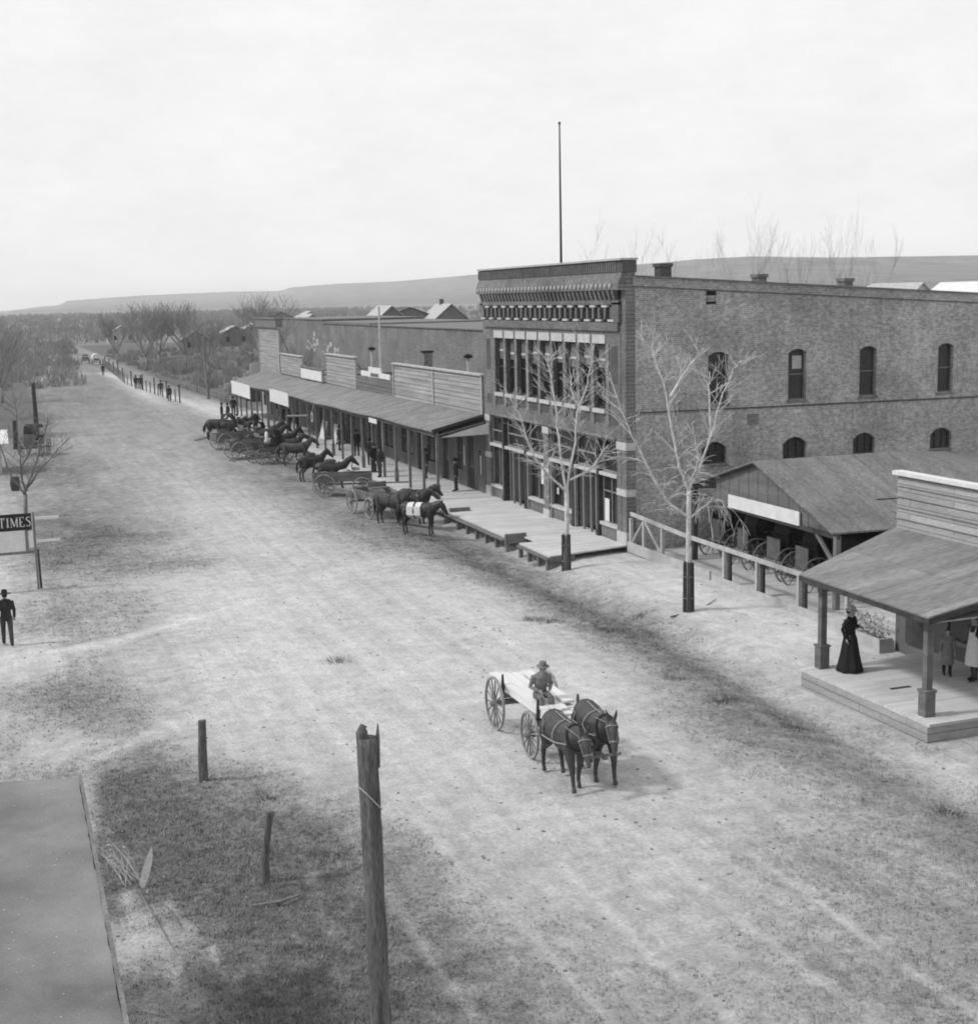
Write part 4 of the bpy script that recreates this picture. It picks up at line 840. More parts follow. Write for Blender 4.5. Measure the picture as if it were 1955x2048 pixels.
# ------------------------------------------------------------------ horses and mules (heading +x, hooves on z=0)
def animal(name, label, cat, coat, neck=0.0, mule=False, gait=0, vox=.022, harness='none', loc=(0,0,0), rz=0, group=None, scale=1, turn=0, mane_m=None):
    """neck: -1 head low .. 1 head high; gait 0 standing, 1 walking"""
    s = root(name, label, cat, loc, rz, group); s.scale = (scale,)*3
    b = MB()
    b.tube([(-.86,0,1.12),(-.8,0,1.18),(-.66,0,1.2),(-.45,0,1.17),(-.15,0,1.1),(.15,0,1.08),(.42,0,1.12),(.62,0,1.14),(.76,0,1.12),(.84,0,1.1)],
           [(.05,.08),(.19,.2),(.285,.28),(.3,.3),(.325,.325),(.315,.335),(.27,.34),(.24,.31),(.18,.25),(.08,.12)], 14)
    b.tube([(.3,0,1.3),(.45,0,1.4),(.6,0,1.34)], [(.05,.06),(.08,.1),(.06,.08)], 8)   # withers
    # neck and head
    nz = .40+.36*neck; nx = .46-.18*max(0,neck)-.04*(neck < -.5)
    A = Vector((.66,0,1.2)); Bp = Vector((.66+nx*.55, .25*turn*nx, 1.22+nz*.62)); P = Vector((.68+nx, .6*turn*nx, 1.24+nz))
    b.tube([(.45,0,1.16), A, Bp, P, P+Vector((.03,0,.02))], [(.2,.28),(.165,.25),(.115,.185),(.09,.14),(.05,.09)], 12)
    yw = turn*.9; hd = Vector((math.cos(yw)*.62, math.sin(yw)*.62, -.62+.15*neck)).normalized()
    if neck < -.3: hd = Vector((.52,.45*turn,-.82)).normalized()
    sd_ = Vector((-math.sin(yw), math.cos(yw), 0)); L = .6 if not mule else .66
    up_ = sd_.cross(hd)*-1
    if up_.z < 0: up_ = -up_
    H0 = P+up_*.0
    b.tube([H0-hd*.06, H0+hd*.06, H0+hd*.2, H0+hd*.36, H0+hd*.5, H0+hd*L], [(.06,.07),(.108,.135),(.1,.135),(.072,.09),(.065,.075),(.035,.04)], 12)
    b.tube([H0+hd*.1-up_*.07, H0+hd*.24-up_*.075, H0+hd*.34-up_*.05], [(.04,.05),(.055,.07),(.03,.04)], 8)   # jaw
    for e in (-1, 1):
        b.ball(H0+hd*.17+sd_*e*.085+up_*.03, .022, 8)
        E0 = H0-hd*.02+sd_*e*.055+up_*.06; EL = .27 if mule else .15
        ed = (up_*.45-hd*.85+sd_*e*.22).normalized(); b.tube([E0-ed*.04, E0+ed*EL*.5, E0+ed*EL], [(.024,.03),(.03,.042),(.008,.01)], 7)
    # legs
    g = gait
    fl = [(.28*g,.10*g,0),( -.2*g,-.02,.0)]; hl = [(-.22*g,0,0),(.2*g,.06*g,0)]
    for k, e in enumerate((-1, 1)):
        dx, lift, _ = fl[k]; y = .15*e
        b.tube([(.6,y*.9,1.1),(.6,y,.92),(.58+dx*.35,y,.74),(.59+dx*.65,y,.5+lift*.3),(.56+dx*.9,y,.3+lift*.4),(.57+dx,y,.12+lift*.5)],
               [(.1,.14),(.115,.15),(.085,.105),(.062,.07),(.042,.05),(.04,.046)], 10)
        b.tube([(.57+dx,y,.13+lift*.5),(.60+dx,y,.07+lift*.5),(.62+dx,y,.0+lift*.5)], [.038,.048,.06], 10)
        dx, lift, _ = hl[k]; y = .15*e
        b.tube([(-.6,y*.85,1.15),(-.58,y,.95),(-.5+dx*.3,y*1.05,.78),(-.6+dx*.5,y,.66),(-.72+dx*.75,y,.52+lift*.3),(-.7+dx*.9,y,.3+lift*.4),(-.68+dx,y,.12+lift*.5)],
               [(.17,.21),(.165,.22),(.125,.17),(.085,.12),(.058,.072),(.042,.05),(.042,.048)], 10)
        b.tube([(-.68+dx,y,.13+lift*.5),(-.65+dx,y,.07+lift*.5),(-.63+dx,y,.0+lift*.5)], [.04,.048,.06], 10)
    body = b.build('body', coat, s, remesh=vox, sm=4)
    mm = mane_m or M_mane
    b = MB(); b.tube([(-.85,0,1.2),(-.97,.01,1.08),(-1.0,.02,.8),(-.97,.01,.5)], [.035,.05,.065 if not mule else .03,.02], 8); b.build('tail', mm, body, smooth=True)
    b = MB(); W0 = Vector((.5,0,1.42)); N_ = Vector((0,0,1))
    pts = [W0, A+Vector((.02,0,.22)), Bp+Vector((-.04,0,.15)), P+Vector((-.03,0,.12))]
    b.tube(pts, [(.02,.03),(.025,.05),(.022,.05),(.02,.03)] if not mule else [(.012,.02)]*4, 8); b.build('mane', mm, body, smooth=True)
    ht = MB()  # bridle
    for q_, rr in ((.08,.14),(.4,.088)):
        c = H0+hd*q_; ht.ring(c, rr, .02, hd, 14, .012)
    for e in (-1,1): ht.tube([H0+hd*.08+sd_*e*.12, H0+hd*.38+sd_*e*.078], .009, 5)
    if harness in ('team','work'):
        c = Vector((.66,0,1.2)); cl_ = MB(); cl_.ring((0,0,0), .29, .07, Vector((1,0,.5)), 20, .06); [None for _ in [0]]; cc = cl_.build('collar', M_leatherd, s, remesh=.018, sm=2); cc.location = c; cc.scale = (1,.86,1.08)
    ht.build('bridle', M_leatherd if harness != 'work' else M_leather, s)
    if harness in ('team', 'work'):
        hm = MB(); lm = M_leather if harness == 'work' else M_leatherd
        for x, r in ((.12,.35),(-.5,.325)): hm.ring((x,0,1.1), r, .03, (1,0,.0), 20, .012)
        hm.tube([(.5,0,1.46),(.1,0,1.425),(-.5,0,1.46),(-.84,0,1.32)], .014, 5)
        for e in (-1,1):
            hm.tube([(.68,.25*e,1.08),(.3,.33*e,1.02),(.1,.35*e,1.0),(-.5,.33*e,.96),(-1.15,.3*e,.78)], .016, 6)
            hm.tube([(-.5,.27*e,1.33),(-.7,.3*e,1.12),(-.9,.17*e,.98),(-.95,0,.97)], .012, 5)
            hm.tube([(.5,.2*e,1.42),(P.x-.05,P.y+.1*e,P.z+.02),(H0+hd*.38+sd_*e*.08)], .008, 5)
        hm.build('harness', lm, s)
    if harness == 'saddle':
        sd2 = MB(); sd2.tube([(-.28,0,1.36),(-.05,0,1.36),(.22,0,1.38)], [(.14,.26),(.12,.27),(.12,.24)], 12); sd2.tube([(.2,0,1.42),(.27,0,1.56)], [.04,.05], 8); sd2.tube([(-.26,-.14,1.44),(-.3,0,1.52),(-.26,.14,1.44)], .04, 8)
        for e in (-1,1): sd2.box(-.12,.06,.31*e,.335*e,.78,1.25); sd2.box(-.1,.05,.29*e,.36*e,.66,.78)
        sd2.build('saddle', M_bay, s)
    if harness == 'pack':
        pk = MB()
        for e in (-1,1):
            for x in (-.3, .04): pk.box(x-.15,x+.17,.3*e,.38*e,.92,1.3)
        pk.ring((-.13,0,1.1), .36, .66, (1,0,0), 22, .03); pk.build('white_pack_cloth', M_white, s)
        pk = MB(); pk.ring((-.12,0,1.1), .4, .05, (1,0,0), 22, .03); pk.build('cinch', M_leatherd, s)
    return s

# ------------------------------------------------------------------ people (facing +x)
def hand(b, p, d, side):
    p = Vector(p); d = Vector(d).normalized(); s_ = d.cross(Vector((1,0,0))) ; s_ = s_.normalized() if s_.length > .1 else Vector((0,1,0))
    b.tube([p-d*.02, p+d*.03, p+d*.075], [(.022,.03),(.018,.04),(.012,.036)], 8)
    for i, l in enumerate((.06,.072,.066,.05)):
        q = p+d*.07+s_*(i-1.5)*.019; n_ = Vector((1,0,0)) if abs(d.x) < .7 else Vector((0,0,-1))
        b.tube([q, q+d*l*.55, q+d*l+n_*l*.35], [.0095,.009,.007], 6)
    q = p+d*.025+s_*.032*side; b.tube([q, q+d*.035+s_*.025*side, q+d*.06+s_*.028*side], [.012,.011,.008], 6)
def person(label, loc, rz, pose='stand', outfit='suit', hat=None, mats=None, vox=.014, near=False, h=1.0, group=None, arms=None, lean=0):
    s = root('person', label, 'person', loc, rz, group); s.scale = (h,)*3
    coat_m, leg_m, hat_m = mats or (M_suit, M_suit, M_suit)
    sit = pose == 'sit'
    dz = -.42 if sit else 0; dz = dz
    hipz = .93+dz; ch = Vector((lean*.2,0,1.28+dz)); nk = Vector((lean*.3+.01,0,1.47+dz)); hc = Vector((lean*.34+.03,0,1.605+dz)); 
    b = MB()
    b.tube([(0,0,hipz-.08),(0,0,hipz+.02),(lean*.1,0,hipz+.16),(ch.x,0,ch.z),(nk.x,0,nk.z-.08),(nk.x,0,nk.z-.02)], [(.1,.13),(.115,.16),(.1,.135),(.115,.17),(.08,.13),(.05,.05)], 12)
    b.tube([nk+Vector((0,0,-.05)), nk+Vector((.01,0,.06)), hc+Vector((-.01,0,-.03))], [.065,.058,.055], 8)
    b.ball(hc, (.093,.075,.118), 14); b.ball(hc+Vector((.03,0,-.06)), (.055,.048,.055), 10)
    b.tube([hc+Vector((.085,0,.02)), hc+Vector((.108,0,-.02))], [.009,.015], 6)       # nose
    for e in (-1,1): b.ball(hc+Vector((-.005,.077*e,-.005)), (.02,.01,.03), 8); b.ball(hc+Vector((.083,.03*e,.022)), .009, 6)
    b.ball(hc+Vector((.082,0,-.062)), (.012,.025,.007), 8)
    A_ = arms or {}
    aw_ = []
    for e in (-1,1):
        sh = Vector((ch.x,.185*e,1.42+dz)); el, wr = A_.get(e, (Vector((-.03,.25*e,1.13)), Vector((.05,.25*e,.88))))
        el = Vector(el)+Vector((0,0,dz)); wr = Vector(wr)+Vector((0,0,dz)); aw_.append((sh, el, wr))
        b.tube([sh, (sh+el)/2, el, (el+wr)/2, wr], [.052,.046,.038,.036,.026], 8); hand(b, wr, wr-el, e)
    legs = []
    for e in (-1,1):
        if sit: P_ = [Vector((0,.09*e,hipz)), Vector((.22,.11*e,hipz+.02)), Vector((.42,.13*e,hipz+.0)), Vector((.46,.13*e,hipz-.2)), Vector((.44,.13*e,hipz-.4))]
        else:
            st = .06*e if pose == 'stand' else .22*e
            P_ = [Vector((0,.09*e,.93)), Vector((st*.3+.01,.1*e,.72)), Vector((st*.5+.02,.1*e,.5)), Vector((st*.8,.1*e,.28)), Vector((st,.1*e,.08))]
        legs.append(P_); b.tube(P_, [.09,.075,.056,.052,.036], 10); f = P_[-1]; b.tube([f+Vector((-.05,0,-.03)), f+Vector((.05,0,-.04)), f+Vector((.15,.01*e,-.055))], [(.04,.035),(.036,.04),(.02,.035)], 8)
    body = b.build('body', M_skin, s, remesh=.011 if near else vox, sm=1 if near else 2)
    # hair
    b = MB(); b.ball(hc+Vector((-.02,0,.03)), (.092,.083,.108), 12)
    if outfit == 'dress': b.ball(hc+Vector((-.11,0,.0)), (.05,.05,.05), 8)
    b.build('hair', M_hair, body, smooth=True)
    def sleeves(b, r=1.35, upto=.97):
        b.tube([(ch.x,-.165,1.405+dz),(ch.x-.01,0,1.44+dz),(ch.x,.165,1.405+dz)], [.062,.085,.062], 10)
        for sh, el, wr in aw_: b.tube([sh+Vector((0,0,.0)), (sh+el)/2, el, (el+wr)/2, el.lerp(wr, upto)], [.075*r/1.35,.064*r/1.35,.056,.05,.046], 9)
    b = MB()
    if outfit in ('suit','shirt','coatchild'):
        bot = hipz-.12 if outfit != 'coatchild' else .42
        pr = [(.0,0,bot),(lean*.02,0,hipz-.02),(lean*.1,0,hipz+.15),(ch.x,0,ch.z),(nk.x,0,nk.z-.07),(nk.x,0,nk.z-.0)]
        rr = [(.13,.18),(.135,.18),(.12,.155),(.135,.19),(.09,.15),(.055,.06)]
        if sit: pr[0] = (0,0,hipz-.1)
        if outfit == 'coatchild': rr[0] = (.2,.24); rr[1] = (.15,.19)
        b.tube(pr, rr, 14); sleeves(b); b.build('coat' if outfit != 'shirt' else 'shirt', coat_m, s, remesh=vox, sm=2)
        b = MB()
        for P_ in legs: b.tube([P_[0], P_[1], P_[2], P_[3], P_[4]+Vector((0,0,.03))], [.105,.09,.075,.068,.06], 10)
        b.tube([(0,0,hipz-.1),(0,0,hipz+.05)], [(.12,.16),(.12,.16)], 10); b.build('trousers' if outfit != 'coatchild' else 'stockings', leg_m, s, remesh=vox, sm=2)
    if outfit == 'apron':
        b.tube([(0,0,hipz-.05),(0,0,hipz+.15),(ch.x,0,ch.z),(nk.x,0,nk.z-.07),(nk.x,0,nk.z)], [(.13,.18),(.12,.155),(.135,.19),(.09,.15),(.055,.06)], 14); sleeves(b); b.build('shirt', coat_m, s, remesh=vox, sm=2)
        b = MB()
        for P_ in legs: b.tube([P_[0], P_[1], P_[2], P_[3], P_[4]+Vector((0,0,.03))], [.105,.09,.075,.068,.06], 10)
        b.build('trousers', leg_m, s, remesh=vox, sm=2)
        b = MB(); b.tube([(.02,0,.42),(.02,0,.6),(.015,0,.95),(.015,0,1.1),(.02,0,1.3)], [(.2,.27),(.19,.26),(.16,.22),(.14,.17),(.145,.13)], 18)
        b.tube([(.1,.1,1.28),(.03,.09,1.48),(-.06,.05,1.5)], .022, 6); b.tube([(.1,-.1,1.28),(.03,-.09,1.48),(-.06,-.05,1.5)], .022, 6); b.build('apron', M_white, s, remesh=.014, sm=1)
    if outfit == 'dress':
        b.tube([(0,0,1.0),(0,0,1.12),(ch.x,0,ch.z),(nk.x,0,nk.z-.07),(nk.x,0,nk.z+.02)], [(.135,.17),(.125,.16),(.15,.185),(.1,.15),(.055,.06)], 14); sleeves(b, 1.5); b.build('bodice', coat_m, s, remesh=vox, sm=2)
        b = MB(); b.lathe([(.105,1.1),(.125,1.04),(.17,.93),(.2,.75),(.24,.5),(.3,.22),(.345,.05),(.33,.02)], 42, wob=.075); b.build('skirt', leg_m, s, smooth=True)
    for P_ in legs:
        f = P_[-1]; b = MB(); b.tube([f+Vector((-.065,0,-.02)), f+Vector((-.03,0,.03)), f+Vector((.05,0,-.03)), f+Vector((.17,0,-.05))], [(.045,.042),(.05,.05),(.042,.046),(.024,.038)], 8); b.build('shoe', M_leatherd, s, smooth=True)
    if hat:
        b = MB(); b.lathe([(.0,.13),(.05,.135),(.085,.115),(.092,.06),(.098,.0),(.16 if hat != 'wide' else .21,.0-.01),(.165 if hat != 'wide' else .215,.006),(.1,.012)], 16); 
        o = b.build('hat', hat_m, s, smooth=False); o.location = hc+Vector((-.01,0,.065)); o.rotation_euler = (0, .08, 0)
        if hat == 'trim':
            b = MB(); 
            for k in range(6): b.ball((.09*math.cos(k), .09*math.sin(k), .05), .04, 6)
            b.build('trimming', M_offw, o)
    return s

# hero team: two mules heading down the street towards the camera (-y)
m1 = animal('mule', 'dark mule nearer the left, head hanging low, in pale strap harness', 'mule', M_mule, neck=-.85, mule=True, gait=.9, vox=.016, harness='work', loc=(11.17,26.75,.0), rz=R(-90), group='mule team', turn=-.1)
m2 = animal('mule', 'dark mule on the right of the team, tall ears up, in pale strap harness', 'mule', M_mule, neck=-.5, mule=True, gait=-.7, vox=.016, harness='work', loc=(12.0,26.95,.0), rz=R(-94), group='mule team', turn=-.25)
m2.scale = (1.04,)*3
# lumber wagon
wg = root('lumber_wagon', 'farm running-gear wagon loaded with pale boards behind the mule team', 'wagon', (11.77,29.75,0), R(-90))   # forward +x -> -y
for x, r in ((-1.12,.66),(1.2,.55)):
    for y in (-.72,.72): wheel(wg, (x,y,r), r, .06, M_rim if x > 0 else M_rim, spokes=14, ph=.3*x)
m_ = MB(); m_.beam((-1.12,-.68,.66),(-1.12,.68,.66),.12,.12); m_.beam((1.2,-.68,.55),(1.2,.68,.55),.12,.12); m_.beam((-1.7,0,.62),(1.3,0,.58),.1,.1)
m_.beam((-1.12,-.55,.84),(-1.12,.55,.84),.14,.14); m_.beam((1.2,-.55,.8),(1.2,.55,.8),.14,.14); m_.build('running_gear', M_wood, wg)
for x in (-1.12,1.2):
    for y in (-.5,.5): m_ = MB(); m_.hexa([(x-.05,y-.04,.85),(x+.05,y-.04,.85),(x+.05,y+.04,.85),(x-.05,y+.04,.85)],[(x-.02,y-.02,1.36),(x+.02,y-.02,1.36),(x+.02,y+.02,1.36),(x-.02,y+.02,1.36)]); m_.build('stake', M_woodd, wg)
m_ = MB(); m_.beam((1.2,0,.6),(3.85,.0,.72),.08,.08); m_.beam((1.7,-.62,.62),(1.7,.62,.62),.07,.08); m_.beam((1.85,-.68,.6),(1.85,-.12,.6),.05,.06); m_.beam((1.85,.12,.6),(1.85,.68,.6),.05,.06); m_.beam((3.75,-.4,.74),(3.75,.4,.74),.05,.05); m_.build('tongue', M_wood, wg)
r5 = random.Random(2)
ld = MB()
lum = root('lumber_load', 'stack of pale new boards lying on the wagon', 'lumber', (11.77,29.75,.93), R(-90))
for k, (z, y0, n) in enumerate(((0,-.47,4),(.06,-.46,4),(.12,-.45,3))):
    for i in range(n):
        y = y0+i*.236; x0 = -2.05-r5.random()*.25; x1 = 1.55+r5.random()*.35-(k*.12); m_ = MB(); m_.box(x0,x1,y,y+.225,z,z+.055); m_.build('board', M_lumber, lum)
m_ = MB(); m_.hexa([(-1.9,.28,.185),(1.0,.22,.185),(1.0,.5,.185),(-1.9,.56,.185)],[(-1.9,.28,.24),(1.0,.22,.24),(1.0,.5,.24),(-1.9,.56,.24)]); m_.build('board', M_lumber, lum)
drv = person('driver in wide hat and dark vest sitting on the lumber load holding the reins', (11.62,29.3,.78-.02), R(-90), 'sit', 'shirt', 'cap', (M_grey, M_plankd, M_wood), near=True, h=.97,
   arms={-1:((.06,-.27,1.15),(.28,-.14,1.08)), 1:((.06,.27,1.15),(.28,.14,1.08))}, lean=.6)
m_ = MB(); m_.tube([(.3,-.1,1.12),(.33,0,1.2)], .01, 4); 
m_ = MB()
for x in (11.5,11.74): m_.tube([(x,28.98,1.42),(x+.02*(1 if x>11.6 else -9),27.9,1.28),(11.25 if x < 11.6 else 12.1,27.3,1.45),(11.3 if x < 11.6 else 12.15,26.2,1.42)], .008, 5)
o = m_.build('reins', M_leather); tag(o, 'pair of reins running from the driver to the mules', 'reins')

# people at the right-hand store
person('woman in long black dress and pale trimmed hat standing on the porch', (20.95,30.42,.45), R(-60), 'stand', 'dress', 'trim', (M_dress, M_dress, M_offw), near=True, h=1.0,
   arms={-1:((-.1,-.24,1.16),(.02,-.27,.92)), 1:((.0,.3,1.2),(.16,.2,1.2))})
person('child in pale grey coat and dark stockings on the porch', (23.0,29.05,.45), R(-120), 'stand', 'coatchild', None, (M_grey, M_suit, M_suit), near=True, h=.72)
person('storekeeper in long white apron standing at the store doorway', (23.3,28.35,.45), R(180), 'stand', 'apron', None, (M_suit, M_woodd, M_suit), near=True, h=1.0, arms={-1:((-.12,-.22,1.16),(-.14,-.12,.98)), 1:((-.12,.22,1.16),(-.14,.12,.98))})
# man at the left edge
person('man in dark coat and hat walking away at the left edge', (-.1,45.0,.02), R(95), 'walk', 'suit', 'wide', (M_suit, M_woodd, M_suit), near=True)
# men on the boardwalk
pa = person('man in dark jacket with pale collar standing under the awning edge', (21.1,79.4,.35), R(-60), 'stand', 'suit', 'wide', (M_suit, M_woodd, M_suit))
spots = [(20.85,77.1,-150,1.02,'man in dark suit facing his companion beside an awning post'),(21.8,82.9,60,.97,'man with raised elbow between two awning posts'),(23.0,75.05,190,.98,'man leaning near a shop doorway in the middle of the awning'),
 (22.9,69.3,170,1.0,'man bending beside the second awning post from the brick building'),(22.4,88.5,100,1.0,'dark-clothed man at the shop wall deep under the awning'),(22.2,92.5,10,.98,'man standing in the awning shade near the round trade sign'),
 (19.2,124.4,-20,1.0,'left of two men standing together beyond the awning end'),(19.65,123.8,200,1.0,'right of two men standing together beyond the awning end'),(20.55,126.2,-90,1.03,'tall figure against the last awning post'),
 (22.3,112.5,-100,1.02,'man in dark coat under the far part of the awning'),(22.0,108.3,40,1.0,'man under the nearer hanging white sign'),(19.75,110.8,-90,.98,'man at the walk edge between the two hanging signs'),(21.9,104.6,-40,1.0,'man in the shade right of the nearer hanging sign')]
for x, y, rz, h_, lb in spots:
    dup(pa, (x,y,.35 if x > 20.25 else 0), R(rz), lb, scale=h_)
for i, (x, y, rz, lb) in enumerate(((18.3,155.0,90,'dark figure walking on the far path beside the post fence'),(18.7,166,-90,'figure near the middle of the far post fence'),(17.8,180,80,'pair of walkers, nearer one, at the far post fence'),(17.3,181,80,'pair of walkers, farther one, at the far post fence'),(16.3,221,-90,'lone figure where the far walk narrows'))):
    dup(pa, (x,y,0), R(rz), lb)

# ------------------------------------------------------------------ horses and wagons along the walk
animal('saddle_horse', 'dark pony with white pack cloth nearest the camera at the boardwalk', 'horse', M_horse, neck=-.6, harness='pack', loc=(17.72,59.1,0), rz=R(-40), scale=1.0)
hA = animal('horse', 'dark harnessed horse nearest the boardwalk in the standing team', 'horse', M_horse, neck=-.1, harness='team', scale=1.03, loc=(18.3,62.3,0), rz=R(-52), group='horses along the boardwalk')
dup(hA, (17.35,62.4,0), R(-55), 'dark harnessed horse on the street side of the standing team', swap={M_horse: M_bay})
dup(hA, (18.9,63.6,0), R(-45), 'third dark horse behind the standing team beside the walk', scale=.98)
hS = animal('horse', 'dark saddled horse standing broadside with head towards the walk', 'horse', M_horse, neck=-.05, harness='saddle', scale=1.03, loc=(17.75,76.2,0), rz=R(-5))
dup(hS, (17.5,80.2,0), R(22), 'dark saddled horse standing just behind the broadside one')
def farm_wagon(loc, rz, label, box=True):
    s = root('farm_wagon', label, 'wagon', loc, rz, 'wagons along the boardwalk')
    for x, r in ((-1.0,.62),(1.05,.52)):
        for y in (-.7,.7): wheel(s, (x,y,r), r, .06, M_rim, ph=x)
    m_ = MB(); m_.beam((-1,-.66,.62),(-1,.66,.62),.1,.1); m_.beam((1.05,-.66,.52),(1.05,.66,.52),.1,.1); m_.beam((-1.3,0,.6),(3.6,0,.6),.08,.08); m_.build('running_gear', M_wood, s)
    m_ = MB(); m_.box(-1.6,1.6,-.5,.5,.8,.86); m_.box(-1.6,1.6,-.5,-.46,.86,1.22); m_.box(-1.6,1.6,.46,.5,.86,1.22); m_.box(-1.6,-1.56,-.46,.46,.86,1.2); m_.box(1.56,1.6,-.46,.46,.86,1.2); m_.box(-1.62,1.62,-.52,-.5,1.14,1.22); m_.box(-1.62,1.62,.5,.52,1.14,1.22)
    for x in (-1.2,-.4,.4,1.2): m_.box(x-.03,x+.03,-.53,-.5,.8,1.14); m_.box(x-.03,x+.03,.5,.53,.8,1.14)
    m_.build('wagon_box', M_plankd, s)
    m_ = MB(); m_.box(.55,.95,-.5,.5,1.4,1.45); m_.box(.5,.55,-.5,.5,1.45,1.7); m_.box(.6,.64,-.46,-.42,1.22,1.4); m_.box(.6,.64,.42,.46,1.22,1.4); m_.build('seat', M_wood, s)
    return s
w1 = farm_wagon((17.35,65.7,0), R(-80), 'box farm wagon hitched to the standing team by the boardwalk')
dup(w1, (17.7,73.3,0), R(-15), 'box wagon with pale seat between the saddled horses and the boardwalk')
dup(w1, (16.4,101.0,0), R(15), 'farm wagon farthest in the crowd of parked wagons')
dup(w1, (16.3,94.0,0), R(10), 'farm wagon at the near end of the crowd of parked wagons')
bg2 = dup(b1, (17.3,97.6,0), R(-170), 'light buggy with raised top among the parked wagons'); bg2['group'] = 'buggies parked along the street'
bg3 = dup(b1, (2.6,104.3,0), R(70), 'dark buggy standing behind the bare tree at the left side of the street'); bg3['group'] = 'buggies parked along the street'
hB = animal('horse', 'dark horse of the farthest team, street side', 'horse', M_horse, neck=.05, harness='team', scale=1.03, loc=(16.3,108.6,0), rz=R(8), group='horses along the boardwalk')
dup(hB, (16.6,110.0,0), R(5), 'dark horse of the farthest team, far side'); dup(hB, (18.4,109.4,0), R(6), 'lead dark horse with raised head nearest the far awning posts')
dup(hB, (17.2,106.8,0), R(15), 'dark horse between the farthest team and the parked wagons'); dup(hB, (18.6,98.6,0), R(-8), 'dark horse beside the light buggy among the parked wagons'); dup(hB, (18.2,88.2,0), R(-15), 'bay horse standing alone at the near end of the parked wagons', swap={M_horse: M_bay})
b5 = dup(b1, (16.9,105.4,0), R(-175), 'dark buggy parked against the farthest team'); b5['group'] = 'buggies parked along the street'
b6 = dup(b1, (17.0,90.6,0), R(-165), 'dark buggy at the near end of the parked wagons'); b6['group'] = 'buggies parked along the street'
dup(hB, (19.0,95.2,0), R(20), 'dark horse with head down between parked wagons and the awning'); dup(hB, (18.9,101.5,0), R(0), 'bay horse hitched behind the parked wagons', swap={M_horse: M_bay}); dup(hB, (18.3,91.2,0), R(-10), 'dark horse nearest the camera among the parked wagons')
ps_ = person('seated driver in pale hat on the farthest parked wagon', (16.2,101.6,.85), R(15), 'sit', 'shirt', 'wide', (M_suit, M_suit, M_white))
dup(ps_, (17.35,104.0,.85), R(-20), 'seated passenger in pale hat beside the far posts')
dup(ps_, (17.2,92.5,.85), R(0), 'seated person in white shirt on the nearer parked wagon', swap={M_suit: M_white})
for x, y, z, lb in ((17.1,103.6,.9,'white bundle in the farthest parked wagon'),(17.5,93.4,.95,'white cloth bundle in the nearer parked wagon'),(17.9,74.0,.9,'pale sack on the wagon between the saddled horses and the walk')):
    m_ = MB(); m_.ball((0,0,.2), (.35,.28,.22), 10); m_.ball((.2,.1,.25), (.2,.2,.2), 8); o = m_.build('bundle', M_offw, remesh=.04, sm=2); o.location = (x,y,z); tag(o, lb, 'bundle')
# far wagons where the street ends
for x, y, rz, lb in ((18.3,263,-90,'covered white-topped wagon far down the street'),(16.9,271,-90,'low dark wagon far down the street beside the covered one')):
    c = dup(w1, (x,y,0), R(rz), lb); c['group'] = 'wagons far down the street'
    if lb.startswith('covered'):
        m_ = MB(); m_.tube([(-1.6,0,1.3),(1.6,0,1.3)], [.75,.75], 14); m_.build('canvas_cover', M_white, c)
# ------------------------------------------------------------------ bare trees
def grow(b, p, d, l, r, depth, rr, up=.12, droop=0, spread=.6, twig=3, minr=.006, seg=3):
    pts = [p]; rad = [r]; q = Vector(p); dd = Vector(d)
    for i in range(seg):
        dd = (dd+Vector((rr.uniform(-.16,.16), rr.uniform(-.16,.16), rr.uniform(-.08,.12)+up*.4-droop*.3*(i+1)))).normalized(); q = q+dd*l/seg; pts.append(q); rad.append(max(minr, r*(1-.55*(i+1)/seg)))
    b.tube(pts, rad, 5 if r > .03 else 3)
    if depth <= 0: return
    for k in range(twig):
        t = rr.uniform(.25, 1.0); i = min(seg-1, int(t*seg)); pp = pts[i].lerp(pts[i+1], t*seg-i)
        a = rr.uniform(0, 6.283); side = Vector((math.cos(a), math.sin(a), rr.uniform(-.1,.5))); nd = (dd*.9+side*spread).normalized()
        grow(b, pp, nd, l*rr.uniform(.45,.75), max(minr, rad[i]*.55), depth-1, rr, up, droop, spread, twig, minr, seg)
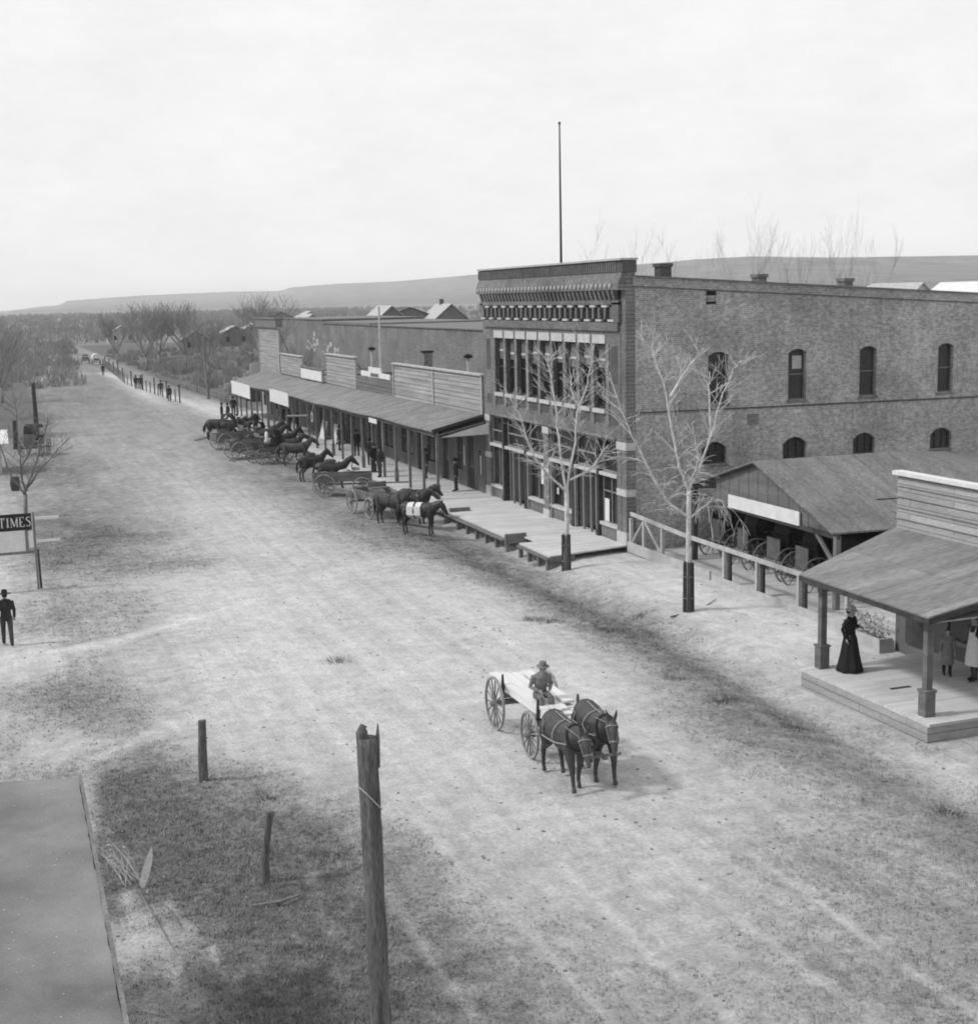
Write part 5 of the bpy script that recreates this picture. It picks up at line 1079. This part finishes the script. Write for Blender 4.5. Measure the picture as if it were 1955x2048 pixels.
def shaped_tree(name, label, y, trunk, limbs, r0, rm, seed, droop=.3, dens=1.0, guard=None, tw=2, mat_=None, extra=0):
    rr = random.Random(seed); mt_ = mat_ or M_bark
    s = root(name, label, 'tree', (trunk[0][0], y, gz(trunk[0][0], y) if y < 140 else 0)); ox = trunk[0][0]
    P = lambda q, dy=0: Vector((q[0]-ox, dy, q[1]))
    b = MB(); t = [P(q) for q in trunk]; b.tube([t[0]-Vector((0,0,.15))]+t[1:-1]+[t[-1]], [r0*1.35]+[r0*(1-.3*i/len(t)) for i in range(len(t)-1)], 10); b.build('trunk', mt_, s, smooth=True)
    b = MB()
    for k, L in enumerate(limbs):
        dy = rr.uniform(-.5,.5)*1.2; n = len(L); pts = [P(q, dy*(i/max(1,n-1))**1.0*min(1.4, n*.3)) for i, q in enumerate(L)]
        r1 = rm*(1-.25*k/len(limbs)); rad = [r1*(1-.85*i/(n-1))+.008 for i in range(n)]
        P2 = [pts[0]]; R2 = [rad[0]]
        for (a, ra), (c, rc) in zip(zip(pts, rad), list(zip(pts, rad))[1:]):
            for f in (.33,.66): P2.append(a.lerp(c, f)+Vector((rr.uniform(-.04,.04),rr.uniform(-.05,.05),rr.uniform(-.03,.03)))); R2.append(ra*(1-f)+rc*f)
            P2.append(c); R2.append(rc)
        b.tube(P2, R2, 7)
        for i in range(1, len(P2)-1):
            for q_ in range(tw if rr.random() < dens else 0):
                a = rr.uniform(0, 6.283); dloc = (P2[i+1]-P2[i]).normalized(); nd = (dloc*.6+Vector((math.cos(a), math.sin(a)*.8, rr.uniform(-.3,.6)))).normalized()
                grow(b, P2[i], nd, rr.uniform(.4,1.0), .012, 1, rr, .1, droop if P2[i].z < 5 else 0, .7, 4, .0058)
    for k in range(extra):   # whiskery low shoots
        q = t[-1]+Vector((rr.uniform(-.15,.3), rr.uniform(-.2,.2), rr.uniform(-.5,.9))); a = rr.uniform(0, 6.283)
        grow(b, q, Vector((math.cos(a), math.sin(a), rr.uniform(.2,.9))), rr.uniform(.9,1.7), .012, 2, rr, .0, droop*1.2, .6, 3, .0065, 4)
    b.build('crown', mt_, s, smooth=False)
    if guard:
        g = MB(); z1, rg, n = guard
        for i in range(n):
            a = 2*math.pi*i/n; x, yy = rg*math.cos(a), rg*math.sin(a); j = rr.uniform(-.03,.05)
            g.hexa([(x*1.1-.02,yy*1.1-.02,-.05),(x*1.1+.02,yy*1.1-.02,-.05),(x*1.1+.02,yy*1.1+.02,-.05),(x*1.1-.02,yy*1.1+.02,-.05)],[(x-.02,yy-.02,z1+j),(x+.02,yy-.02,z1+j),(x+.02,yy+.02,z1+j),(x-.02,yy+.02,z1+j)])
        g2 = g.build('tree_guard', M_guard, s); g = MB()
        for z in (.45*z1/1.6, z1*.72): g.ring((0,0,z), rg+.045, .03, (0,0,1), 14, .012)
        g.build('guard_wire', M_wood, g2)
    return s
T1 = [[(20.52,0),(20.54,0.97),(20.57,2.2),(20.57,3.2)],[(20.54,3.14),(19.67,3.95),(19.28,4.42),(18.89,5.19),(18.52,6.32),(18.14,6.83)],[(20.54,3.2),(20.3,5.23),(20.19,6.49),(20.0,7.73),(19.95,8.35)],[(20.58,3.2),(21.04,5.0),(21.19,6.13),(21.61,6.92),(21.9,7.78),(22.07,8.27)],[(20.72,3.57),(21.58,3.96),(21.93,4.45),(22.28,4.87)],[(21.19,6.13),(20.9,7.0),(20.95,7.6)]]
shaped_tree('bare_tree', 'bare young tree with dark mottled foot at the end of the boardwalk', 48.7, T1[0], T1[1:], .1, .046, 3, .25, .9, guard=(1.45,.15,11), tw=3)
T2 = [[(20.93,0),(20.92,1.52),(20.93,3.0),(20.94,3.98)],[(20.92,3.12),(20.14,3.7),(19.64,4.52),(18.87,5.92),(18.53,6.7),(18.12,7.92)],[(20.94,3.98),(20.65,4.72),(20.54,5.5),(20.29,7.06),(19.87,8.36),(19.91,8.8)],[(20.29,7.06),(20.87,8.06),(21.23,8.56)],[(20.94,3.98),(21.3,4.61),(21.74,5.76),(22.03,6.72),(22.54,7.87),(22.83,8.12)],[(21.74,5.76),(21.81,7.06),(21.95,7.76)],[(21.01,3.11),(21.67,3.79)],[(20.94,3.98),(21.25,5.0),(21.0,6.2)]]
shaped_tree('bare_tree', 'larger bare tree with slatted guard in front of the rail fence', 39.44, T2[0], T2[1:], .085, .045, 11, .4, .95, guard=(1.62,.15,12), extra=3, tw=2)
T3 = [[(1.03,0),(1.05,1.44),(1.1,2.12)],[(1.1,2.12),(0.99,3.04),(1.01,3.88),(0.96,5.69),(0.95,6.58)],[(1.15,2.27),(1.41,2.94),(1.76,3.83),(2.12,4.87),(2.31,5.62)],[(1.19,2.42),(1.79,3.22),(2.49,3.94),(3.04,4.52)],[(1.01,3.42),(1.67,4.59),(2.01,5.41)],[(1.05,2.1),(.4,3.4),(.1,4.8),(-.3,6.0)]]
shaped_tree('bare_tree', 'slender bare tree rising behind the lettered sign at left', 66, T3[0], T3[1:], .09, .045, 21, .0, .8, mat_=M_wood, tw=3)
def free_tree(name, label, loc, H, seed, mt_, depth=3, twig=4, r0=.16, spread=.55, up=.25, group=None, nst=4, minr=.015):
    rr = random.Random(seed); s = root(name, label, 'tree', loc, 0, group); b = MB(); z1 = H*.22
    b.tube([(0,0,-.3),(.05,0,z1*.5),(0,.05,z1)], [r0*1.3,r0,r0*.85], 7); b.build('trunk', mt_, s, smooth=True); b = MB()
    for k in range(nst):
        a = 6.283*k/nst+rr.uniform(-.5,.5); d = Vector((math.cos(a)*spread, math.sin(a)*spread, 1)).normalized()
        grow(b, Vector((0,0,z1)), d, H*rr.uniform(.5,.62), r0*.6, depth, rr, up, 0, spread, twig, minr, 4)
    b.build('crown', mt_, s); return s
# trees behind the brick building (tops against the sky)
for i, (x, y, H, sd2, lb) in enumerate(((84,128,15.5,31,'tall bare forked tree behind the right end of the brick building'),(77,122,14,32,'bare leaning tree behind the brick parapet left of the forked one'),(93,134,15.5,33,'thin bare tree at far right behind the brick building'),(71,124,9.5,34,'low bare tree between the two small chimneys'),(60,118,12.5,35,'faint bare tree rising right of the cornice'),(52,116,12,36,'faint bare tree just behind the cornice corner'),(88,150,15,37,'slender bare tree behind the pale gabled roofs'))):
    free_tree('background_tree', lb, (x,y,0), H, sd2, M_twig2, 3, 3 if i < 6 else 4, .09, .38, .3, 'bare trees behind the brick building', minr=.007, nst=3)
# tree cluster past the awning and street trees far off
f0 = free_tree('far_tree', 'broad bare tree leftmost in the cluster beyond the post fence', (24,232,0), 10, 41, M_twig2, 3, 5, .2, .75, .15, 'bare trees beyond the post fence', 5, .02)
fl = [(27,240,1.02,50,'second broad bare tree in the cluster beyond the post fence'),(31,236,1.0,140,'rightmost broad bare tree in the cluster beyond the post fence'),(22,262,.9,200,'bare tree behind the cluster where the far walk ends'),(30,205,.8,20,'bare tree nearer than the cluster, left of the pale far buildings'),(36,190,.85,70,'bare tree beside the pale ruined wall'),(30.5,150,.55,270,'small bare tree in front of the pale ruined wall'),(46,240,1.1,100,'bare tree behind the left end of the long brick building'),(-1,120,.75,60,'bare tree at the left edge behind the buggy'),(-.5,140,.8,90,'bare tree farther along the left edge'),(1,165,.8,30,'bare tree left of the leaning street pole')]
for x, y, sc, rz, lb in fl: dup(f0, (x,y,0), R(rz), lb, scale=sc)
# ------------------------------------------------------------------ far woods: one mass of twiggy scrub and trees
rr = random.Random(77); vs = []; fs = []
def woods(n, fx_, seed):
    for k in range(n):
        x, y, H = fx_()
        for j in range(44):
            a = rr.uniform(0, 6.283); l = H*rr.uniform(.25,1); sp_ = rr.uniform(.0,.3)*H; w_ = (.03+.00016*y)*rr.uniform(.5,1.3); q_ = rr.uniform(0,1)**.6*H*.45; a2 = rr.uniform(0,6.283); bx, by = x+q_*math.cos(a2), y+q_*math.sin(a2)
            z0 = rr.uniform(0,.3)*H*(1 if y > 300 else .3); tx, ty = bx+sp_*math.cos(a), by+sp_*math.sin(a)
            i = len(vs); vs.extend([(bx-w_,by,z0),(bx+w_,by,z0),(tx,ty,z0+l*.75*(1-.5*q_/H)),(bx,by+w_,z0)]); fs.extend([(i,i+1,i+2),(i+1,i+3,i+2),(i+3,i,i+2)])
def fa():
    y = rr.uniform(400, 1900); a = rr.uniform(-3, 14); return (y*math.tan(R(a)), y, rr.uniform(2.5,7))
woods(1500, fa, 1)
def fb():
    y = rr.uniform(300, 1700); a = rr.uniform(8, 38); return (y*math.tan(R(a)), y, rr.uniform(3,8.0))
woods(1100, fb, 2)
def fc_():
    y = rr.uniform(190, 420); a = rr.uniform(-3, 3.2); return (y*math.tan(R(a)), y, rr.uniform(1.2,4.2))
woods(330, fc_, 3)
def fd_():
    y = rr.uniform(150, 330); x = rr.uniform(23.5, 40+(y-150)*.12); return (x, y, rr.uniform(.7,2.6))
woods(420, fd_, 4)
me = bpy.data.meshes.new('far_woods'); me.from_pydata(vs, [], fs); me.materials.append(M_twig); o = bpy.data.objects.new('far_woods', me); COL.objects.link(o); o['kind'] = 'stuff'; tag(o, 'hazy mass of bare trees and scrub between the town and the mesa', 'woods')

# ------------------------------------------------------------------ far houses
def house(loc, w_, d_, h_, rh, label, rz=0, wm=M_offw, rm_=M_roof, gable='x', chim=False):
    s = root('house', label, 'house', loc, R(rz)); m_ = MB(); m_.box(-w_/2,w_/2,-d_/2,d_/2,0,h_); m_.prism([(-w_/2+.05,h_),(w_/2-.05,h_),(0,h_+rh-.1)], 'y', -d_/2+.02, d_/2-.02); m_.build('wall', wm, s)
    m_ = MB(); e = .35
    m_.slab([(-w_/2-e,-d_/2-e,h_-.2),(0,-d_/2-e,h_+rh),(0,d_/2+e,h_+rh),(-w_/2-e,d_/2+e,h_-.2)], .12); m_.slab([(0,-d_/2-e,h_+rh-.002),(w_/2+e,-d_/2-e,h_-.2),(w_/2+e,d_/2+e,h_-.2),(0,d_/2+e,h_+rh-.002)], .12); r_ = m_.build('roof', rm_, s)
    for x in (-w_/4, w_/4): m_ = MB(); m_.box(x-.4,x+.4,-d_/2-.04,-d_/2+.05,h_*.35,h_*.75); m_.build('window', M_glass, s)
    if chim: m_ = MB(); m_.box(-.35,.35,d_*.1,d_*.1+.6,h_+rh-.5,h_+rh+.9); m_.build('chimney', M_brickdark, r_)
    return s
house((66.5,239,0), 6.2, 9, 6.9, 2.7, 'small gabled house right of the white pole, far behind the stores', rm_=M_offw, wm=M_storef, chim=False)
house((83,256,0), 7.5, 9, 6.4, 3.2, 'larger gabled house with porch left of the brick building, far behind', rm_=M_offw, wm=M_storef, chim=True)
house((77,262,0), 9, 7, 7.6, 1.5, 'dark-roofed house left of the larger gabled house', wm=M_plankd, rm_=M_brickdark)
house((52,236,0), 6, 7, 6.5, 2.0, 'small pale house left of the white pole in the distance', rm_=M_offw)
house((53,268,0), 8, 8, 7.0, 1.8, 'dark block of a house above the tall pale store front', wm=M_longbrick, rm_=M_brickdark)
house((44,320,0), 6, 6, 2.8, 1.8, 'small dark gabled house beyond the cluster of bare trees', wm=M_wood, rm_=M_plankd)
house((58,350,0), 8, 6, 3.2, 1.9, 'low pale-roofed house seen above the scrub beyond the tree cluster', rm_=M_offw, wm=M_storef)
house((72,392,0), 9, 7, 3.6, 2.2, 'bright-roofed house in the haze left of the tall store front', rm_=M_white, wm=M_storef)
house((36,410,0), 8, 6, 3.0, 2.0, 'faint pale house in the far trees near the end of the street', rm_=M_offw)
house((95,430,0), 10, 7, 5.5, 2.2, 'faint gabled house far beyond the left end of the long brick building', rm_=M_offw)
house((88.2,121,0), 4.6, 8, 8.9, 2.2, 'narrow pale-gabled house behind the right parapet', wm=M_white, rm_=M_offw)
house((93,128,0), 5, 9, 9.6, 1.3, 'low bright-roofed building behind the right parapet', wm=M_plankd, rm_=M_white)
house((99.6,124,0), 7, 9, 8.8, 2.3, 'gabled house with bright roof slope at far right behind the parapet', wm=M_plankd, rm_=M_white)
# light yard behind long building
s = root('low_adobe', 'long low pale flat-roofed building in front of the far gabled houses', 'building', (72,226,0)); m_ = MB(); m_.box(-14,16,-4,4,0,6.0); m_.box(-14,-4,-4,4,6.0,6.5); m_.build('wall', M_offw, s)
m_ = MB(); m_.box(-14.3,16.3,-4.3,4.3,6.51,6.65) if False else m_.box(-3.9,16.3,-4.2,4.2,6.01,6.12); m_.build('roof', M_offw, s)
s = root('ruined_wall', 'pale crumbling wall left of the awning end', 'wall', (31,172,0)); m_ = MB(); r6 = random.Random(4)
x = -4
while x < 2.5: w_ = r6.uniform(.3,.7); m_.box(x,x+w_,-.2,.2,0,1.0+1.9*math.exp(-(x/2)**2)+r6.uniform(-.4,.4)); x += w_
m_.build('wall', M_offw, s)
s = root('small_shed', 'small dark open shed beyond the end of the awning', 'shed', (28,150,0)); m_ = MB(); m_.box(-2.5,2.5,-1.5,1.5,0,2.1); m_.build('wall', M_woodd, s); m_ = MB(); m_.slab([(-2.8,-1.8,2.2),(2.8,-1.8,2.2),(2.8,1.8,2.5),(-2.8,1.8,2.5)], .1); m_.build('roof', M_wood, s)
# far fence of posts along the walk
fp_ = root('post_fence', 'line of tall slim posts along the far walk beyond the stores', 'fence', (0,0,0)); y = 152; i = 0
while y < 262:
    x = 18.9-(y-155)*.043 if y < 195 else 17.2+(y-195)*.03; hgt = (1.35 if i % 3 else 2.0); m_ = MB(); m_.box(x-.07,x+.07,y-.07,y+.07,0,hgt); m_.build('post', M_woodd if i % 3 == 0 else M_wood, fp_); y += 2.7+.02*(y-150)+.4*math.sin(i*2.2); i += 1
s = root('picket_fence', 'pale low board fence on the far side of the walk beyond the stores', 'fence', (0,0,0)); m_ = MB()
y = 136
while y < 200: x = 24.2-(y-136)*.03; m_.box(x-.02,x+.02,y,y+1.5,.1,.8); y += 1.62
m_.build('boards', M_wood, s)
# ------------------------------------------------------------------ weeds, pebbles
rr = random.Random(5); vs = []; fs = []; n = 0
while n < 48000:
    y = 15+rr.random()**1.6*75; x = rr.uniform(-1, 22) if y < 50 else rr.uniform(-1, 20.1)
    w_ = weed(x, y)
    if w_ < .3 or rr.random() > w_**1.3 or rr.random() < sm(35,75,y): continue
    if abs(x-22) < 1.8 and y > 26: continue
    if 19.85 < x and 25.7 < y < 31.3: continue
    z = gz(x, y); h_ = rr.uniform(.02,.06)*(1.6 if w_ > .75 else 1)
    for j in range(3):
        a = rr.uniform(0, 6.283); c, s_ = math.cos(a), math.sin(a); ww = .006+.0001*y; lean_ = rr.uniform(.3,1.2)*h_; px, py = x+rr.uniform(-.05,.05), y+rr.uniform(-.05,.05)
        i = len(vs); vs.extend([(px-ww*s_,py+ww*c,z-.01),(px+ww*s_,py-ww*c,z-.01),(px+lean_*c,py+lean_*s_,z+h_)]); fs.append((i,i+1,i+2))
    n += 1
CL = [(16.2,41.4),(16.6,40.9),(17.2,33.2),(17.2,30.8),(17.9,28.3),(17.6,31.0),(17.7,39.0),(19.6,40.6),(17.9,58.0),(17.9,22.4),(5.5,24.8),(4.9,28.4),(9.0,38.8),(20.3,51.0)]
for cx_, cy_ in CL:
    for k in range(150):
        a = rr.uniform(0, 6.283); q_ = rr.uniform(0, 1)**.7*rr.uniform(.2,.5); x, y = cx_+q_*1.3*math.cos(a), cy_+q_*math.sin(a); z = gz(x, y); h_ = rr.uniform(.05,.17); c, s_ = math.cos(a), math.sin(a); ww = .011
        i = len(vs); vs.extend([(x-ww*s_,y+ww*c,z-.01),(x+ww*s_,y-ww*c,z-.01),(x+h_*.8*c,y+h_*.8*s_,z+h_)]); fs.append((i,i+1,i+2))
me = bpy.data.meshes.new('weeds'); me.from_pydata(vs, [], fs); M_weed = mat('dry_weeds', .28, .12, 1.3, fine=4, fineamt=.4); me.materials.append(M_weed); o = bpy.data.objects.new('weeds', me); COL.objects.link(o); o['kind'] = 'stuff'; tag(o, 'short dry weeds and grass in the ditch and street edges', 'weeds')
b = MB()
for k in range(1500):
    y = 15+rr.random()**1.4*60; x = rr.uniform(0, 23.6 if 32 < y < 50 else 19.8); z = gz(x, y); r_ = rr.uniform(.012,.035)
    if 19.7 < x and 25 < y < 32: continue
    b.ball((x,y,z+r_*.2), (r_*rr.uniform(.8,1.6),r_*rr.uniform(.8,1.6),r_*.6), 5)
o = b.build('clods', mat('clods', .35, .12, 1.1, fine=3), fix=False); o['kind'] = 'stuff'; tag(o, 'scattered clods and stones on the dirt street', 'clods')
# ------------------------------------------------------------------ haze
hz = MB(); hz.box(-2200, 9700, -3100, 8900, -1.5, 86); hm = bpy.data.materials.new('haze_air'); hm.use_nodes = True; t = hm.node_tree; t.nodes.clear()
ho = t.nodes.new('ShaderNodeOutputMaterial'); pv = t.nodes.new('ShaderNodeVolumePrincipled'); pv.inputs['Color'].default_value = (1,1,1,1); pv.inputs['Density'].default_value = HAZE = .00015; pv.inputs['Anisotropy'].default_value = .0
t.links.new(pv.outputs[0], ho.inputs['Volume'])
if HAZE_ON:
    o = hz.build('haze', hm, fix=True); o['kind'] = 'stuff'; tag(o, 'thin pale air haze over the valley', 'haze')
